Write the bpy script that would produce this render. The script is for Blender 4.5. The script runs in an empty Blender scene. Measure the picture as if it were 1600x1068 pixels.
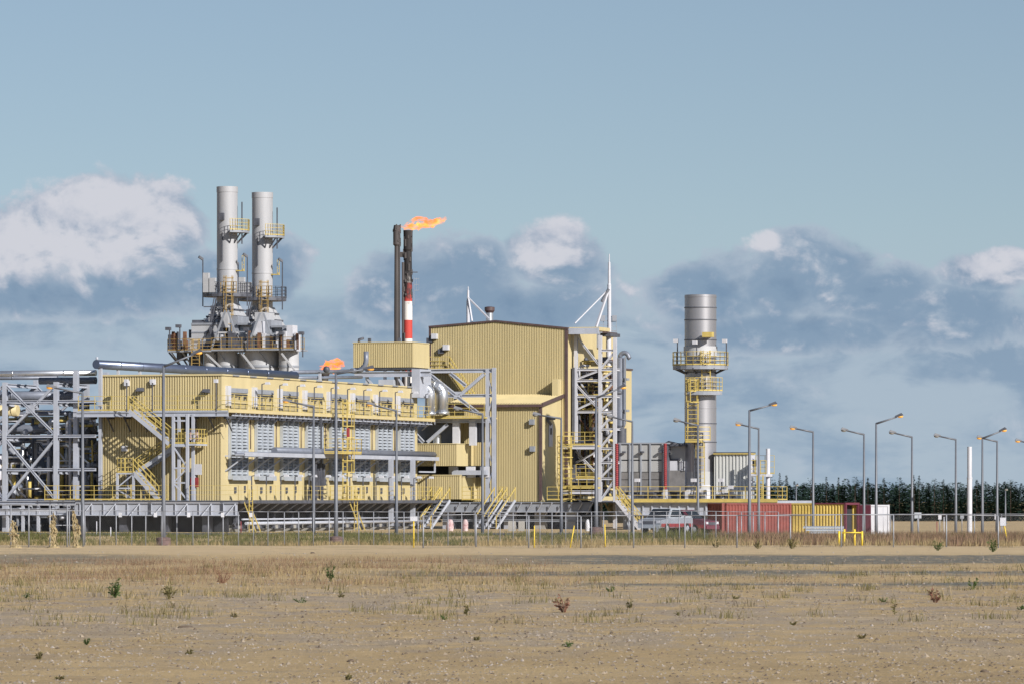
import bpy, math, random
import numpy as np
from mathutils import Vector, noise as mnoise
random.seed(11); R = random.random
def U(a, b): return a + (b - a) * random.random()
rad = math.radians
SC = bpy.context.scene; COL = SC.collection
# ------------------------------------------------------------------ camera
FPX, HC, HOR = 8000.0, 2.9, 780.0         # focal length in photo pixels, eye height, horizon row
cam = bpy.data.cameras.new('camera'); co = bpy.data.objects.new('camera', cam); COL.objects.link(co)
cam.sensor_width = 36; cam.lens = FPX / 1600 * 36; cam.shift_y = (HOR - 534) / 1600
cam.clip_start = 1; cam.clip_end = 20000
co.location = (0, 0, HC); co.rotation_euler = (rad(90), 0, 0); SC.camera = co
SC.cycles.max_bounces = 6; SC.cycles.diffuse_bounces = 3; SC.cycles.glossy_bounces = 3; SC.cycles.transparent_max_bounces = 8
# ------------------------------------------------------------------ exposure
SC.view_settings.view_transform = 'Standard'; SC.view_settings.look = 'None'
SC.view_settings.exposure = 0.3; SKY = 0.07; SC.view_settings.gamma = 1; SC.view_settings.use_curve_mapping = False
# ------------------------------------------------------------------ world: sky and clouds
SUN_AZ, SUN_EL = 141.0, 28.0              # azimuth clockwise from +Y, elevation
W = bpy.data.worlds.new('World'); SC.world = W; W.use_nodes = True
NT = W.node_tree; NT.nodes.clear()
def nd(t, **k):
    n = NT.nodes.new(t)
    for a, b in k.items(): setattr(n, a, b)
    return n
def lk(a, b): NT.links.new(a, b)
def M(op, a, b=None, c=None, clamp=False):
    n = NT.nodes.new('ShaderNodeMath'); n.operation = op; n.use_clamp = clamp
    for i, v in enumerate((a, b, c)):
        if v is None: continue
        if isinstance(v, (int, float)): n.inputs[i].default_value = v
        else: NT.links.new(v, n.inputs[i])
    return n.outputs[0]
def MIXC(f, a, b):
    n = NT.nodes.new('ShaderNodeMix'); n.data_type = 'RGBA'
    for s, v in ((0, f), (6, a), (7, b)):
        if isinstance(v, (int, float)): n.inputs[s].default_value = v
        elif isinstance(v, tuple): n.inputs[s].default_value = (*v, 1)
        else: NT.links.new(v, n.inputs[s])
    return n.outputs[2]
def SMOOTH(x, a, b):
    n = NT.nodes.new('ShaderNodeMapRange'); n.interpolation_type = 'SMOOTHSTEP'
    NT.links.new(x, n.inputs[0]); n.inputs[1].default_value = a; n.inputs[2].default_value = b
    return n.outputs[0]
tc = nd('ShaderNodeTexCoord'); sp = nd('ShaderNodeSeparateXYZ'); lk(tc.outputs['Generated'], sp.inputs[0])
dx, dy, dz = sp.outputs
cu = M('MULTIPLY', M('ARCTAN2', dx, dy), 80.0)                       # direction, in hundredths of a photo pixel
hz = M('SQRT', M('ADD', M('MULTIPLY', dx, dx), M('MULTIPLY', dy, dy)))
cv = M('MULTIPLY', M('ARCTAN2', dz, hz), 80.0)
cm = nd('ShaderNodeCombineXYZ'); lk(cu, cm.inputs[0]); lk(cv, cm.inputs[1])
def NOISE(scale, det, rough, off=(0, 0, 0), sx=1.0, sy=1.0, dist=0.0):
    mp = nd('ShaderNodeMapping'); lk(cm.outputs[0], mp.inputs[0])
    mp.inputs['Location'].default_value = off; mp.inputs['Scale'].default_value = (sx, sy, 1)
    n = nd('ShaderNodeTexNoise'); lk(mp.outputs[0], n.inputs['Vector'])
    n.inputs['Scale'].default_value = scale; n.inputs['Detail'].default_value = det
    n.inputs['Roughness'].default_value = rough; n.inputs['Distortion'].default_value = dist
    return n.outputs[0]
n1 = NOISE(0.95, 9, 0.56, (3.1, 1.7, 0), 1, 1.25, 0.25)
n1s = NOISE(0.95, 9, 0.56, (3.1 - 0.10, 1.7 - 0.16, 0), 1, 1.25, 0.25)   # same field sampled a little towards the light
n2 = NOISE(0.42, 6, 0.52, (8.3, 4.4, 2), 0.55, 1.6, 0.3)
n3 = NOISE(3.4, 6, 0.6, (1.3, 9.4, 5), 0.8, 1.1, 0.2)
def ELL(x, y, rx, ry, k=1.0):
    a = M('DIVIDE', M('SUBTRACT', cu, (x - 800) / 100), rx / 100)
    b = M('DIVIDE', M('SUBTRACT', cv, (780 - y) / 100), ry / 100)
    d = M('ADD', M('MULTIPLY', a, a), M('MULTIPLY', b, b))
    return M('MULTIPLY', M('SUBTRACT', 1.0, M('MINIMUM', d, 1.6)), k)
def UNION(l):
    o = l[0]
    for e in l[1:]: o = M('MAXIMUM', o, e)
    return o
body = UNION([ELL(*e) for e in (
    (130, 365, 160, 104), (20, 400, 140, 84), (240, 352, 98, 82), (120, 455, 400, 52), (425, 425, 84, 66), (330, 440, 130, 56),
    (700, 440, 150, 84), (868, 405, 98, 72), (790, 480, 230, 56), (610, 470, 86, 56),
    (1250, 440, 190, 82), (1110, 465, 110, 66), (1375, 462, 105, 66), (1545, 425, 90, 40), (1480, 500, 200, 62), (1230, 520, 260, 42))])
white = UNION([ELL(*e) for e in (
    (130, 345, 165, 92), (10, 385, 100, 66), (240, 335, 88, 72), (862, 378, 72, 46), (1545, 418, 84, 30), (1185, 375, 34, 18))])
# lower down, long thin layers of broken cloud between pale gaps, all round the horizon
n4 = NOISE(0.8, 8, 0.55, (2.7, 6.1, 1), 0.5, 1.5, 0.35)
lay = M('ADD', M('MULTIPLY', M('SUBTRACT', n4, 0.47), 4.2), M('MULTIPLY', M('SUBTRACT', n3, .5), .6))
layer = M('MULTIPLY', SMOOTH(lay, -0.35, 0.55), M('MULTIPLY', SMOOTH(cv, 3.7, 2.5), 0.92))
gen = M('ADD', M('SUBTRACT', M('MULTIPLY', SMOOTH(cv, 5.0, 3.4), 0.55), 1.05), M('MULTIPLY', M('SUBTRACT', n2, 0.47), 3.0))
dens = M('ADD', M('MAXIMUM', M('MULTIPLY', body, 0.95), gen), M('MULTIPLY', M('SUBTRACT', n1, 0.5), 2.1))
dens = M('ADD', dens, M('MULTIPLY', M('SUBTRACT', n3, 0.5), 0.5))
alpha = M('MULTIPLY', SMOOTH(dens, -0.02, 0.36), 0.97)
relief = M('MULTIPLY', M('SUBTRACT', n1, n1s), 4.6)
wv = M('ADD', M('ADD', M('MULTIPLY', white, 0.9), relief), M('MULTIPLY', M('SUBTRACT', n3, 0.5), 0.7))
wf = SMOOTH(wv, -0.5, 0.75)
thick = SMOOTH(dens, 0.15, 0.8)
low = SMOOTH(cv, 3.0, 0.2)
CL_G, CL_D, CL_W, CL_L, CL_H = (tuple(c / SKY / 1.23 for c in q) for q in ((.235, .335, .46), (.17, .265, .395), (.63, .64, .70), (.41, .49, .585), (.335, .445, .56)))
n1b = NOISE(0.95, 9, 0.56, (3.1 - 0.26, 1.7 - 0.34, 0), 1, 1.25, 0.25)
lump = M('ADD', M('MULTIPLY', M('SUBTRACT', n1, n1b), 2.6), M('MULTIPLY', M('SUBTRACT', n3, .5), .9))
cc = MIXC(thick, CL_L, CL_G)
cc = MIXC(M('MULTIPLY', SMOOTH(lump, 0.05, 0.75), .7), cc, CL_L)
cc = MIXC(M('MULTIPLY', SMOOTH(lump, -0.05, -0.7), .7), cc, CL_D)
cc = MIXC(wf, cc, MIXC(M('MULTIPLY', SMOOTH(M('ADD', lump, M('MULTIPLY', white, .35)), .42, -.35), .75), CL_W, tuple(c / SKY / 1.23 for c in (.40, .455, .56))))
cc = MIXC(M('MULTIPLY', low, 0.45), cc, CL_H)
lc = MIXC(SMOOTH(lump, -0.35, 0.7), CL_G, CL_L)
lc = MIXC(M('MULTIPLY', SMOOTH(lump, 0.25, 0.9), .6), lc, CL_W)
lc = MIXC(M('MULTIPLY', low, 0.4), lc, CL_H)
# clear sky: Nishita, looked up slightly above the true direction so that the clean air keeps its blue near the horizon
vz = M('ADD', M('ABSOLUTE', dz), 0.06)
cs = nd('ShaderNodeCombineXYZ'); lk(dx, cs.inputs[0]); lk(dy, cs.inputs[1]); lk(vz, cs.inputs[2])
nm = nd('ShaderNodeVectorMath', operation='NORMALIZE'); lk(cs.outputs[0], nm.inputs[0])
sky = nd('ShaderNodeTexSky'); sky.sky_type = 'NISHITA'; sky.sun_disc = False
sky.sun_elevation = rad(SUN_EL); sky.sun_rotation = rad(SUN_AZ); sky.air_density = 1.0; sky.dust_density = 0.3; sky.ozone_density = 1.2
lk(nm.outputs[0], sky.inputs[0])
tint = nd('ShaderNodeMix'); tint.data_type = 'RGBA'; tint.blend_type = 'MULTIPLY'; tint.inputs[0].default_value = 1
lk(sky.outputs[0], tint.inputs[6]); tint.inputs[7].default_value = (0.98, 0.95, 0.965, 1)
bg = nd('ShaderNodeBackground'); bg.inputs[1].default_value = SKY
clear = MIXC(M('MULTIPLY', SMOOTH(cv, 4.6, 2.0), .85), tint.outputs[2], tuple(c / SKY / 1.23 for c in (.385, .475, .585)))
lk(MIXC(alpha, MIXC(layer, clear, lc), cc), bg.inputs[0])
wo = nd('ShaderNodeOutputWorld'); lk(bg.outputs[0], wo.inputs[0])
# ------------------------------------------------------------------ sun
sl = bpy.data.lights.new('sun', 'SUN'); sl.energy = 5.0; sl.angle = rad(0.53); sl.color = (1.0, 0.945, 0.87)
so = bpy.data.objects.new('sun', sl); COL.objects.link(so)
SD = Vector((math.sin(rad(SUN_AZ)) * math.cos(rad(SUN_EL)), math.cos(rad(SUN_AZ)) * math.cos(rad(SUN_EL)), math.sin(rad(SUN_EL))))
so.rotation_euler = SD.to_track_quat('Z', 'Y').to_euler()
# ------------------------------------------------------------------ materials
def mat(name, col, rough=0.6, metal=0.0, var=0.12, scale=1.5, bump=0.0, bscale=30, col2=None, streak=False, emit=None, es=0.0, spec=0.5, detail=5):
    m = bpy.data.materials.new(name); m.use_nodes = True; t = m.node_tree; b = t.nodes['Principled BSDF']
    b.inputs['Roughness'].default_value = rough; b.inputs['Metallic'].default_value = metal
    b.inputs['Specular IOR Level'].default_value = spec
    g = t.nodes.new('ShaderNodeTexCoord'); mp = t.nodes.new('ShaderNodeMapping'); t.links.new(g.outputs['Object'], mp.inputs[0])
    if streak: mp.inputs['Scale'].default_value = (1, 1, 0.12)
    n = t.nodes.new('ShaderNodeTexNoise'); n.inputs['Scale'].default_value = scale; n.inputs['Detail'].default_value = detail; n.inputs['Roughness'].default_value = 0.62
    t.links.new(mp.outputs[0], n.inputs['Vector'])
    r = t.nodes.new('ShaderNodeValToRGB'); r.color_ramp.elements[0].position = 0.3; r.color_ramp.elements[1].position = 0.7
    c2 = col2 or tuple(min(1, c * (1 + var)) for c in col)
    r.color_ramp.elements[0].color = (*(c * (1 - var) for c in col), 1); r.color_ramp.elements[1].color = (*c2, 1)
    t.links.new(n.outputs[0], r.inputs[0]); t.links.new(r.outputs[0], b.inputs['Base Color'])
    if bump:
        n2 = t.nodes.new('ShaderNodeTexNoise'); n2.inputs['Scale'].default_value = bscale; n2.inputs['Detail'].default_value = 4
        t.links.new(g.outputs['Object'], n2.inputs['Vector'])
        bp = t.nodes.new('ShaderNodeBump'); bp.inputs['Strength'].default_value = bump; bp.inputs['Distance'].default_value = 0.05
        t.links.new(n2.outputs[0], bp.inputs['Height']); t.links.new(bp.outputs[0], b.inputs['Normal'])
    if emit: b.inputs['Emission Color'].default_value = (*emit, 1); b.inputs['Emission Strength'].default_value = es
    return m
MT = dict(
    yellow=mat('yellow_cladding', (.52, .437, .243), .55, 0, .10, .6, streak=True),
    rail_rust=mat('weathered_rail_paint', (.33, .225, .075), .6, 0, .3, 2),
    rail=mat('yellow_rail_paint', (.50, .39, .12), .5, 0, .15, 2),
    brightyellow=mat('bright_yellow_paint', (.72, .52, .04), .5, 0, .12, 3),
    steel=mat('pale_grey_steel', (.37, .395, .46), .5, 0, .12, .8),
    white=mat('white_paint', (.50, .51, .56), .5, 0, .08, 1.5),
    midgrey=mat('mid_grey_paint', (.24, .26, .30), .55, 0, .15, 1.2),
    dark=mat('dark_grey_steel', (.075, .08, .10), .55, 0, .3, 2),
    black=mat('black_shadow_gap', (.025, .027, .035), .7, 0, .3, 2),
    brown=mat('brown_trim', (.085, .055, .055), .5, 0, .2, 2),
    louvre=mat('louvre_blade', (.40, .435, .485), .45, .2, .12, 1.5),
    roof=mat('roof_sheet', (.22, .22, .24), .6, 0, .15, 1),
    silver=mat('aluminium_lagging', (.62, .64, .68), .34, .85, .10, .9),
    bluepipe=mat('polished_pipe_jacket', (.15, .18, .26), .28, .7, .14, .6),
    darkpipe=mat('painted_pipe', (.17, .19, .24), .45, .2, .2, 1.0),
    stack=mat('weathered_stack_steel', (.36, .37, .40), .6, .1, .15, .45, col2=(.45, .455, .48), streak=True),
    bigstack=mat('stainless_stack', (.34, .34, .365), .42, .6, .14, .35, streak=True),
    base=mat('module_plate', (.42, .43, .455), .6, .1, .16, .5),
    enclosure=mat('grey_enclosure', (.38, .385, .39), .55, .1, .10, .4, streak=True),
    greyclad=mat('grey_cladding', (.52, .53, .52), .55, 0, .08, .6, streak=True),
    mesh=mat('screen_mesh', (.17, .165, .165), .8, 0, .2, 2),
    red=mat('red_paint', (.19, .042, .034), .6, 0, .22, 1.2, bump=.3, bscale=6),
    hose=mat('red_flexible_duct', (.24, .03, .035), .6, 0, .25, 3),
    cyellow=mat('container_yellow', (.58, .42, .09), .6, 0, .25, 1.0, col2=(.66, .50, .14)),
    maroon=mat('maroon_paint', (.13, .03, .05), .6, 0, .25, 1.5),
    concrete=mat('concrete', (.30, .29, .27), .85, 0, .2, 1.5, .4, 12),
    drum=mat('rusty_footing', (.13, .085, .08), .85, 0, .35, 4, .4, 10),
    pole=mat('galvanised_pole', (.135, .145, .17), .5, .15, .12, 1.5),
    fence=mat('galvanised_fence', (.27, .28, .31), .5, .3, .18, 2),
    amber=mat('amber_lamp_lens', (.75, .38, .06), .4, 0, .1, 5, emit=(1.0, .5, .14), es=.2),
    amberoff=mat('lamp_lens', (.24, .23, .21), .35, 0, .1, 5),
    asphalt=mat('asphalt', (.085, .09, .105), .9, 0, .2, .6, .3, 14),
    straw=mat('straw_tarp', (.33, .26, .145), .9, 0, .35, 5, .8, 9),
    glass=mat('car_glass', (.02, .025, .03), .12, 0, .2, 3),
    tyre=mat('tyre_rubber', (.02, .02, .02), .85, 0, .2, 5),
    pink=mat('red_white_wrap', (.62, .22, .24), .7, 0, .5, 3.0, col2=(.70, .62, .62)),
    orange=mat('rust_orange', (.15, .075, .045), .8, 0, .4, 3),
    stone=mat('pebble', (.25, .20, .145), .95, 0, .35, .9, col2=(.34, .28, .21)),
    greystone=mat('grey_pebble', (.26, .225, .195), .95, 0, .3, .7, col2=(.37, .33, .29)),
    clod=mat('dark_clod', (.12, .09, .065), .95, 0, .35, 2),
)
# ------------------------------------------------------------------ plant grid: x runs away along the halls, y to the west
TH = rad(17.5); UX, UY = math.sin(TH), math.cos(TH); VX, VY = -UY, UX
OX, OY = -455 / 21.0, FPX / 21.0
GROT = math.atan2(UY, UX)
def G2W(gx, gy): return OX + gx * UX + gy * VX, OY + gx * UY + gy * VY
def W2G(X, Y): X -= OX; Y -= OY; return X * UX + Y * UY, X * VX + Y * VY
def gxa(px, gy):
    k = (px - 800) / FPX; return (k * (OY + gy * VY) - OX - gy * VX) / (UX - k * UY)
def gya(px, gx):
    k = (px - 800) / FPX; return (k * (OY + gx * UY) - OX - gx * UX) / (VX - k * VY)
def za(py, gx, gy): return HC + (HOR - py) * G2W(gx, gy)[1] / FPX
def Wp(px, py, s): return Vector(((px - 800) / s, FPX / s, HC + (HOR - py) / s))
def ground_y(py, z=0.0): return FPX * (HC - z) / (py - HOR)
# ------------------------------------------------------------------ mesh builder
class MB:
    def __init__(s): s.v = []; s.f = []; s.sm = []
    def quad(s, a, b, c, d): n = len(s.v); s.v += [tuple(a), tuple(b), tuple(c), tuple(d)]; s.f.append((n, n + 1, n + 2, n + 3)); s.sm.append(False); return s
    def poly(s, pts): n = len(s.v); s.v += [tuple(p) for p in pts]; s.f.append(tuple(range(n, n + len(pts)))); s.sm.append(False); return s
    def hexa(s, p):
        n = len(s.v); s.v += [tuple(q) for q in p]
        for q in ((0, 3, 2, 1), (4, 5, 6, 7), (0, 1, 5, 4), (1, 2, 6, 5), (2, 3, 7, 6), (3, 0, 4, 7)): s.f.append(tuple(n + i for i in q)); s.sm.append(False)
        return s
    def box(s, x0, x1, y0, y1, z0, z1):
        x0, x1 = min(x0, x1), max(x0, x1); y0, y1 = min(y0, y1), max(y0, y1); z0, z1 = min(z0, z1), max(z0, z1)
        return s.hexa([(x0, y0, z0), (x1, y0, z0), (x1, y1, z0), (x0, y1, z0), (x0, y0, z1), (x1, y0, z1), (x1, y1, z1), (x0, y1, z1)])
    def bar(s, p, q, w=.08, h=None):
        p, q = Vector(p), Vector(q); h = h or w; d = q - p
        if d.length < 1e-6: return s
        d.normalize(); a = Vector((0, 0, 1)) if abs(d.z) < .95 else Vector((0, 1, 0))
        l = d.cross(a).normalized() * (w / 2); u = l.cross(d).normalized() * (h / 2)
        return s.hexa([p - l - u, p + l - u, p + l + u, p - l + u, q - l - u, q + l - u, q + l + u, q - l + u])
    def ibeam(s, p, q, w=.3, h=.3, t=.05):
        """I-section: two flanges and a recessed web"""
        p, q = Vector(p), Vector(q); d = (q - p).normalized(); a = Vector((0, 0, 1)) if abs(d.z) < .95 else Vector((1, 0, 0))
        l = d.cross(a).normalized(); u = l.cross(d).normalized()
        for k in (-1, 1): o = u * (k * (h / 2 - t / 2)); s.bar2(p + o, q + o, l * (w / 2), u * (t / 2))
        return s.bar2(p, q, l * (t / 2), u * (h / 2 - t))
    def bar2(s, p, q, l, u): return s.hexa([p - l - u, p + l - u, p + l + u, p - l + u, q - l - u, q + l - u, q + l + u, q - l + u])
    def tube(s, pts, r, n=10, caps=True, rr=None):
        pts = [Vector(p) for p in pts]; b = len(s.v); up = None
        for i, p in enumerate(pts):
            d = (pts[min(i + 1, len(pts) - 1)] - pts[max(i - 1, 0)]).normalized()
            if up is None: a = Vector((0, 0, 1)) if abs(d.z) < .9 else Vector((0, 1, 0)); l = d.cross(a).normalized()
            else: l = (l - d * l.dot(d)).normalized()
            up = l.cross(d); ri = rr[i] if rr else r
            for k in range(n): t = 2 * math.pi * k / n; s.v.append(tuple(p + (l * math.cos(t) + up * math.sin(t)) * ri))
        for i in range(len(pts) - 1):
            for k in range(n):
                k2 = (k + 1) % n; s.f.append((b + i * n + k, b + i * n + k2, b + (i + 1) * n + k2, b + (i + 1) * n + k)); s.sm.append(True)
        if caps:
            s.f.append(tuple(b + k for k in range(n))[::-1]); e = b + (len(pts) - 1) * n; s.f.append(tuple(e + k for k in range(n))); s.sm += [False, False]
        return s
    def lathe(s, c, prof, n=32, caps=True):
        return s.tube_z(c, prof, n, caps)
    def tube_z(s, c, prof, n=32, caps=True):
        for (r0, z0), (r1, z1) in zip(prof, prof[1:]):                # each band keeps its own edge normals
            b = len(s.v)
            for r, z in ((r0, z0), (r1, z1)):
                for k in range(n): t = 2 * math.pi * k / n; s.v.append((c[0] + r * math.cos(t), c[1] + r * math.sin(t), z))
            for k in range(n):
                k2 = (k + 1) % n; s.f.append((b + k, b + k2, b + n + k2, b + n + k)); s.sm.append(True)
        if caps:
            for i, (r, z) in ((0, prof[0]), (1, prof[-1])):
                b = len(s.v)
                for k in range(n): t = 2 * math.pi * k / n; s.v.append((c[0] + r * math.cos(t), c[1] + r * math.sin(t), z))
                q = tuple(b + k for k in range(n)); s.f.append(q if i else q[::-1]); s.sm.append(False)
        return s
    def blob(s, c, r, n=10, m=6, amp=.25, fr=1.0, seed=0):
        b = len(s.v); c = Vector(c)
        for j in range(m + 1):
            ph = math.pi * j / m
            for k in range(n):
                t = 2 * math.pi * k / n; d = Vector((math.sin(ph) * math.cos(t), math.sin(ph) * math.sin(t), math.cos(ph)))
                q = 1 + amp * mnoise.noise(d * fr * 1.7 + Vector((seed, seed * .37, seed * 1.3)))
                s.v.append((c.x + d.x * r[0] * q, c.y + d.y * r[1] * q, c.z + d.z * r[2] * q))
        for j in range(m):
            for k in range(n):
                k2 = (k + 1) % n; s.f.append((b + j * n + k, b + (j + 1) * n + k, b + (j + 1) * n + k2, b + j * n + k2)); s.sm.append(True)
        return s
    def corr_front(s, x, y0, y1, z0, z1, pitch=.2, dep=.10, gable=None):
        """ribbed sheet facing -x; z1 may follow gable(y)"""
        y0, y1 = min(y0, y1), max(y0, y1); n = max(1, round((y1 - y0) / pitch)); p = (y1 - y0) / n
        g = gable or (lambda y: z1); pts = []
        for i in range(n):
            a = y0 + i * p; pts += [(a, 0), (a + .48 * p, 0), (a + .56 * p, dep), (a + .92 * p, dep)]
        pts.append((y1, 0))
        for (a, u), (b, w) in zip(pts, pts[1:]): s.quad((x + u, a, z0), (x + u, a, g(a)), (x + w, b, g(b)), (x + w, b, z0))
        return s
    def corr_side(s, y, x0, x1, z0, z1, pitch=.2, dep=.06):
        """ribbed sheet facing -y"""
        n = max(1, round((x1 - x0) / pitch)); p = (x1 - x0) / n; pts = []
        for i in range(n):
            a = x0 + i * p; pts += [(a, 0), (a + .48 * p, 0), (a + .56 * p, dep), (a + .92 * p, dep)]
        pts.append((x1, 0))
        for (a, u), (b, w) in zip(pts, pts[1:]): s.quad((a, y + u, z0), (b, y + w, z0), (b, y + w, z1), (a, y + u, z1))
        return s
    def rail(s, path, h=1.1, sp=1.5, w=.05, toe=True, closed=False):
        w *= .72
        path = [Vector(p) for p in path]
        if closed: path = path + [path[0]]
        for a, b in zip(path, path[1:]):
            n = max(1, round((b - a).length / sp))
            for i in range(n + 1):
                p = a.lerp(b, i / n); s.bar(p, p + Vector((0, 0, h)), w)
            for z in (h, h * .68, h * .38): s.bar(a + Vector((0, 0, z)), b + Vector((0, 0, z)), w * .9)
            if toe: s.bar(a + Vector((0, 0, .08)), b + Vector((0, 0, .08)), .02, .10)
        return s
    def ladder(s, p, h, along=(0, 1, 0), out=(-1, 0, 0), w=.5, cage=True, t=.05):
        p = Vector(p); a = Vector(along) * (w / 2); o = Vector(out); z = Vector((0, 0, 1))
        for k in (-1, 1): s.bar(p + a * k, p + a * k + z * h, t)
        for i in range(int(h / .35)): s.bar(p - a + z * (.2 + i * .35), p + a + z * (.2 + i * .35), t * .7)
        if cage:
            i = 2.2
            while i < h:
                q = [p + a * 1.2 * math.cos(t_) * -1 + o * (.75 * math.sin(t_)) + z * i for t_ in (0, .52, 1.05, 1.57, 2.09, 2.62, 3.14)]
                for u, w_ in zip(q, q[1:]): s.bar(u, w_, t * .8)
                i += .9
            if h > 2.4:
                for t_ in (.52, 1.57, 2.62):
                    q = p + a * 1.2 * -math.cos(t_) + o * (.75 * math.sin(t_)); s.bar(q + z * 2.2, q + z * h, t * .7)
        return s
    def build(s, name, m, parent=None, base=None):
        if base is None and parent is not None: base = BASE.get(parent.name, (0, 0, 0))
        base = base or (0, 0, 0)
        v = [(a - base[0], b - base[1], c - base[2]) for a, b, c in s.v]
        me = bpy.data.meshes.new(name); me.from_pydata(v, [], s.f); me.materials.append(MT[m] if isinstance(m, str) else m)
        me.polygons.foreach_set('use_smooth', s.sm); me.update()
        o = bpy.data.objects.new(name, me); COL.objects.link(o)
        if parent is not None: o.parent = parent; BASE[o.name] = base
        return o
BASE = {}
def tag(o, label=None, cat=None, group=None, kind=None):
    for k, v in (('label', label), ('category', cat), ('group', group), ('kind', kind)):
        if v: o[k] = v
    return o
def thing(name, label, cat, base, group=None, grid=True):
    """an Empty at the thing's base; its parts are written in plant-grid (or world) coordinates"""
    o = bpy.data.objects.new(name, None); COL.objects.link(o); o.empty_display_size = .5
    if grid: X, Y = G2W(base[0], base[1]); o.location = (X, Y, base[2]); o.rotation_euler = (0, 0, GROT)
    else: o.location = base
    BASE[o.name] = tuple(base); return tag(o, label, cat, group)
def dup(src, parent, off=(0, 0, 0), keep=True):
    c = src.copy(); COL.objects.link(c); c.parent = parent; c.location = Vector(src.location) + Vector(off); BASE[c.name] = BASE.get(src.name, (0, 0, 0))
    for ch in src.children:
        g = ch.copy(); COL.objects.link(g); g.parent = c
    return c
def arc(c, r, a0, a1, n, ax, ay):
    c, ax, ay = Vector(c), Vector(ax), Vector(ay)
    return [c + ax * (r * math.cos(a0 + (a1 - a0) * i / n)) + ay * (r * math.sin(a0 + (a1 - a0) * i / n)) for i in range(n + 1)]
# ================================================================== THE SETTING: ground, road
def ground_z(X, Y):
    z = 0.0
    t = min(1, max(0, (Y - 326) / 18)); tx = min(1, max(0, (15 - X) / 4)); z += .5 * t * t * (3 - 2 * t) * tx * tx * (3 - 2 * tx)                 # the plant pad stands half a metre higher
    t = min(1, max(0, (Y - 560) / 700)); z -= 2.5 * t * t * (3 - 2 * t)               # falls away towards the wood
    if Y < 335:
        k = min(1, max(0, (335 - Y) / 30))
        z += k * (.10 * mnoise.noise(Vector((X * .09, Y * .035, 0))) + .05 * mnoise.noise(Vector((X * .3, Y * .12, 3))))
        b = math.exp(-((Y - 306) / 9) ** 2); z += b * .16 * (1 + .8 * mnoise.noise(Vector((X * .16, Y * .1, 7))))      # low sand bank along the fence
        if Y < 300: z += .045 * mnoise.noise(Vector((X * .8, Y * .45, 9))) + .03 * mnoise.noise(Vector((X * 2.1, Y * 1.1, 4)))
    return z
def sheet(xs, ys, zf):
    nx, ny = len(xs), len(ys); v = [(x, y, zf(x, y)) for y in ys for x in xs]
    f = [(j * nx + i, j * nx + i + 1, (j + 1) * nx + i + 1, (j + 1) * nx + i) for j in range(ny - 1) for i in range(nx - 1)]
    return v, f
ys = list(np.arange(30, 76, 1.0)) + list(np.arange(76, 170, .45)) + list(np.arange(170, 352, .9)) + list(np.arange(352, 600, 14)) + list(np.arange(600, 1500, 60)) + [1700, 2200, 3000, 4500, 7000, 12000]
xs = [-6000, -2500, -1000, -400, -200, -120] + list(np.arange(-80, -40, 2.0)) + list(np.arange(-40, 40, .45)) + list(np.arange(40, 80.1, 2.0)) + [100, 140, 200, 400, 1000, 2500, 6000]
gv, gf = sheet(xs, ys, ground_z)
gm = bpy.data.materials.new('sandy_ground'); gm.use_nodes = True; NT = gm.node_tree; B = NT.nodes['Principled BSDF']; B.inputs['Roughness'].default_value = .95; B.inputs['Specular IOR Level'].default_value = .15
tc = nd('ShaderNodeTexCoord'); sp = nd('ShaderNodeSeparateXYZ'); lk(tc.outputs['Object'], sp.inputs[0]); gX, gY, gZ = sp.outputs
def GN(scale, det=6, rough=.6, sx=1, sy=1, off=0.0, dist=0):
    mp = nd('ShaderNodeMapping'); lk(tc.outputs['Object'], mp.inputs[0]); mp.inputs['Scale'].default_value = (sx, sy, 1); mp.inputs['Location'].default_value = (off, off * .7, 0)
    n = nd('ShaderNodeTexNoise'); lk(mp.outputs[0], n.inputs['Vector']); n.inputs['Scale'].default_value = scale; n.inputs['Detail'].default_value = det; n.inputs['Roughness'].default_value = rough; n.inputs['Distortion'].default_value = dist
    return n.outputs[0]
a1, a2, a3, a4 = GN(.10, 6, .6, 1, .45), GN(.6, 6, .65, 1, .5, 5), GN(3.0, 10, .78, 1, .4, 9), GN(11, 6, .75, 1, .4, 2)
base = MIXC(SMOOTH(a1, .34, .66), (.41, .305, .175), (.49, .37, .215))
base = MIXC(M('MULTIPLY', SMOOTH(a2, .50, .72), .75), base, (.33, .245, .16))
base = MIXC(M('MULTIPLY', SMOOTH(a2, .46, .28), .6), base, (.55, .42, .26))
def band(y0, y1, soft, w=10.0):
    yy = M('ADD', gY, M('MULTIPLY', M('SUBTRACT', GN(.05, 5, .6, 1, .3, y0), .5), w))
    return M('MULTIPLY', SMOOTH(yy, y0 - soft, y0 + soft), SMOOTH(yy, y1 + soft, y1 - soft))
def xr(x0, x1): return SMOOTH(gX, x0, x1)
grav = M('MULTIPLY', band(231, 268, 5, 14), M('MAXIMUM', xr(-7, 5), M('MULTIPLY', xr(-14, -22), .75)))
grav = M('MAXIMUM', grav, M('MULTIPLY', band(196, 207, 2.5, 9), xr(-9, -1)))
grav = M('MAXIMUM', grav, M('MULTIPLY', band(174, 183, 2.5, 9), xr(-1, 5)))
grav = M('MULTIPLY', grav, SMOOTH(M('ADD', a2, M('MULTIPLY', M('SUBTRACT', a3, .5), .8)), .28, .46))
gcol = MIXC(SMOOTH(a3, .38, .62), (.085, .098, .10), (.19, .19, .18))
base = MIXC(M('MULTIPLY', grav, .95), base, gcol)
stony = M('MULTIPLY', band(94, 168, 10, 26), SMOOTH(M('ADD', a2, M('MULTIPLY', a1, .6)), .70, .88))
base = MIXC(M('MULTIPLY', stony, .7), base, MIXC(SMOOTH(a4, .4, .62), (.25, .205, .175), (.46, .40, .34)))
base = MIXC(M('MULTIPLY', SMOOTH(a4, .54, .68), .6), base, (.25, .19, .125))
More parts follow.
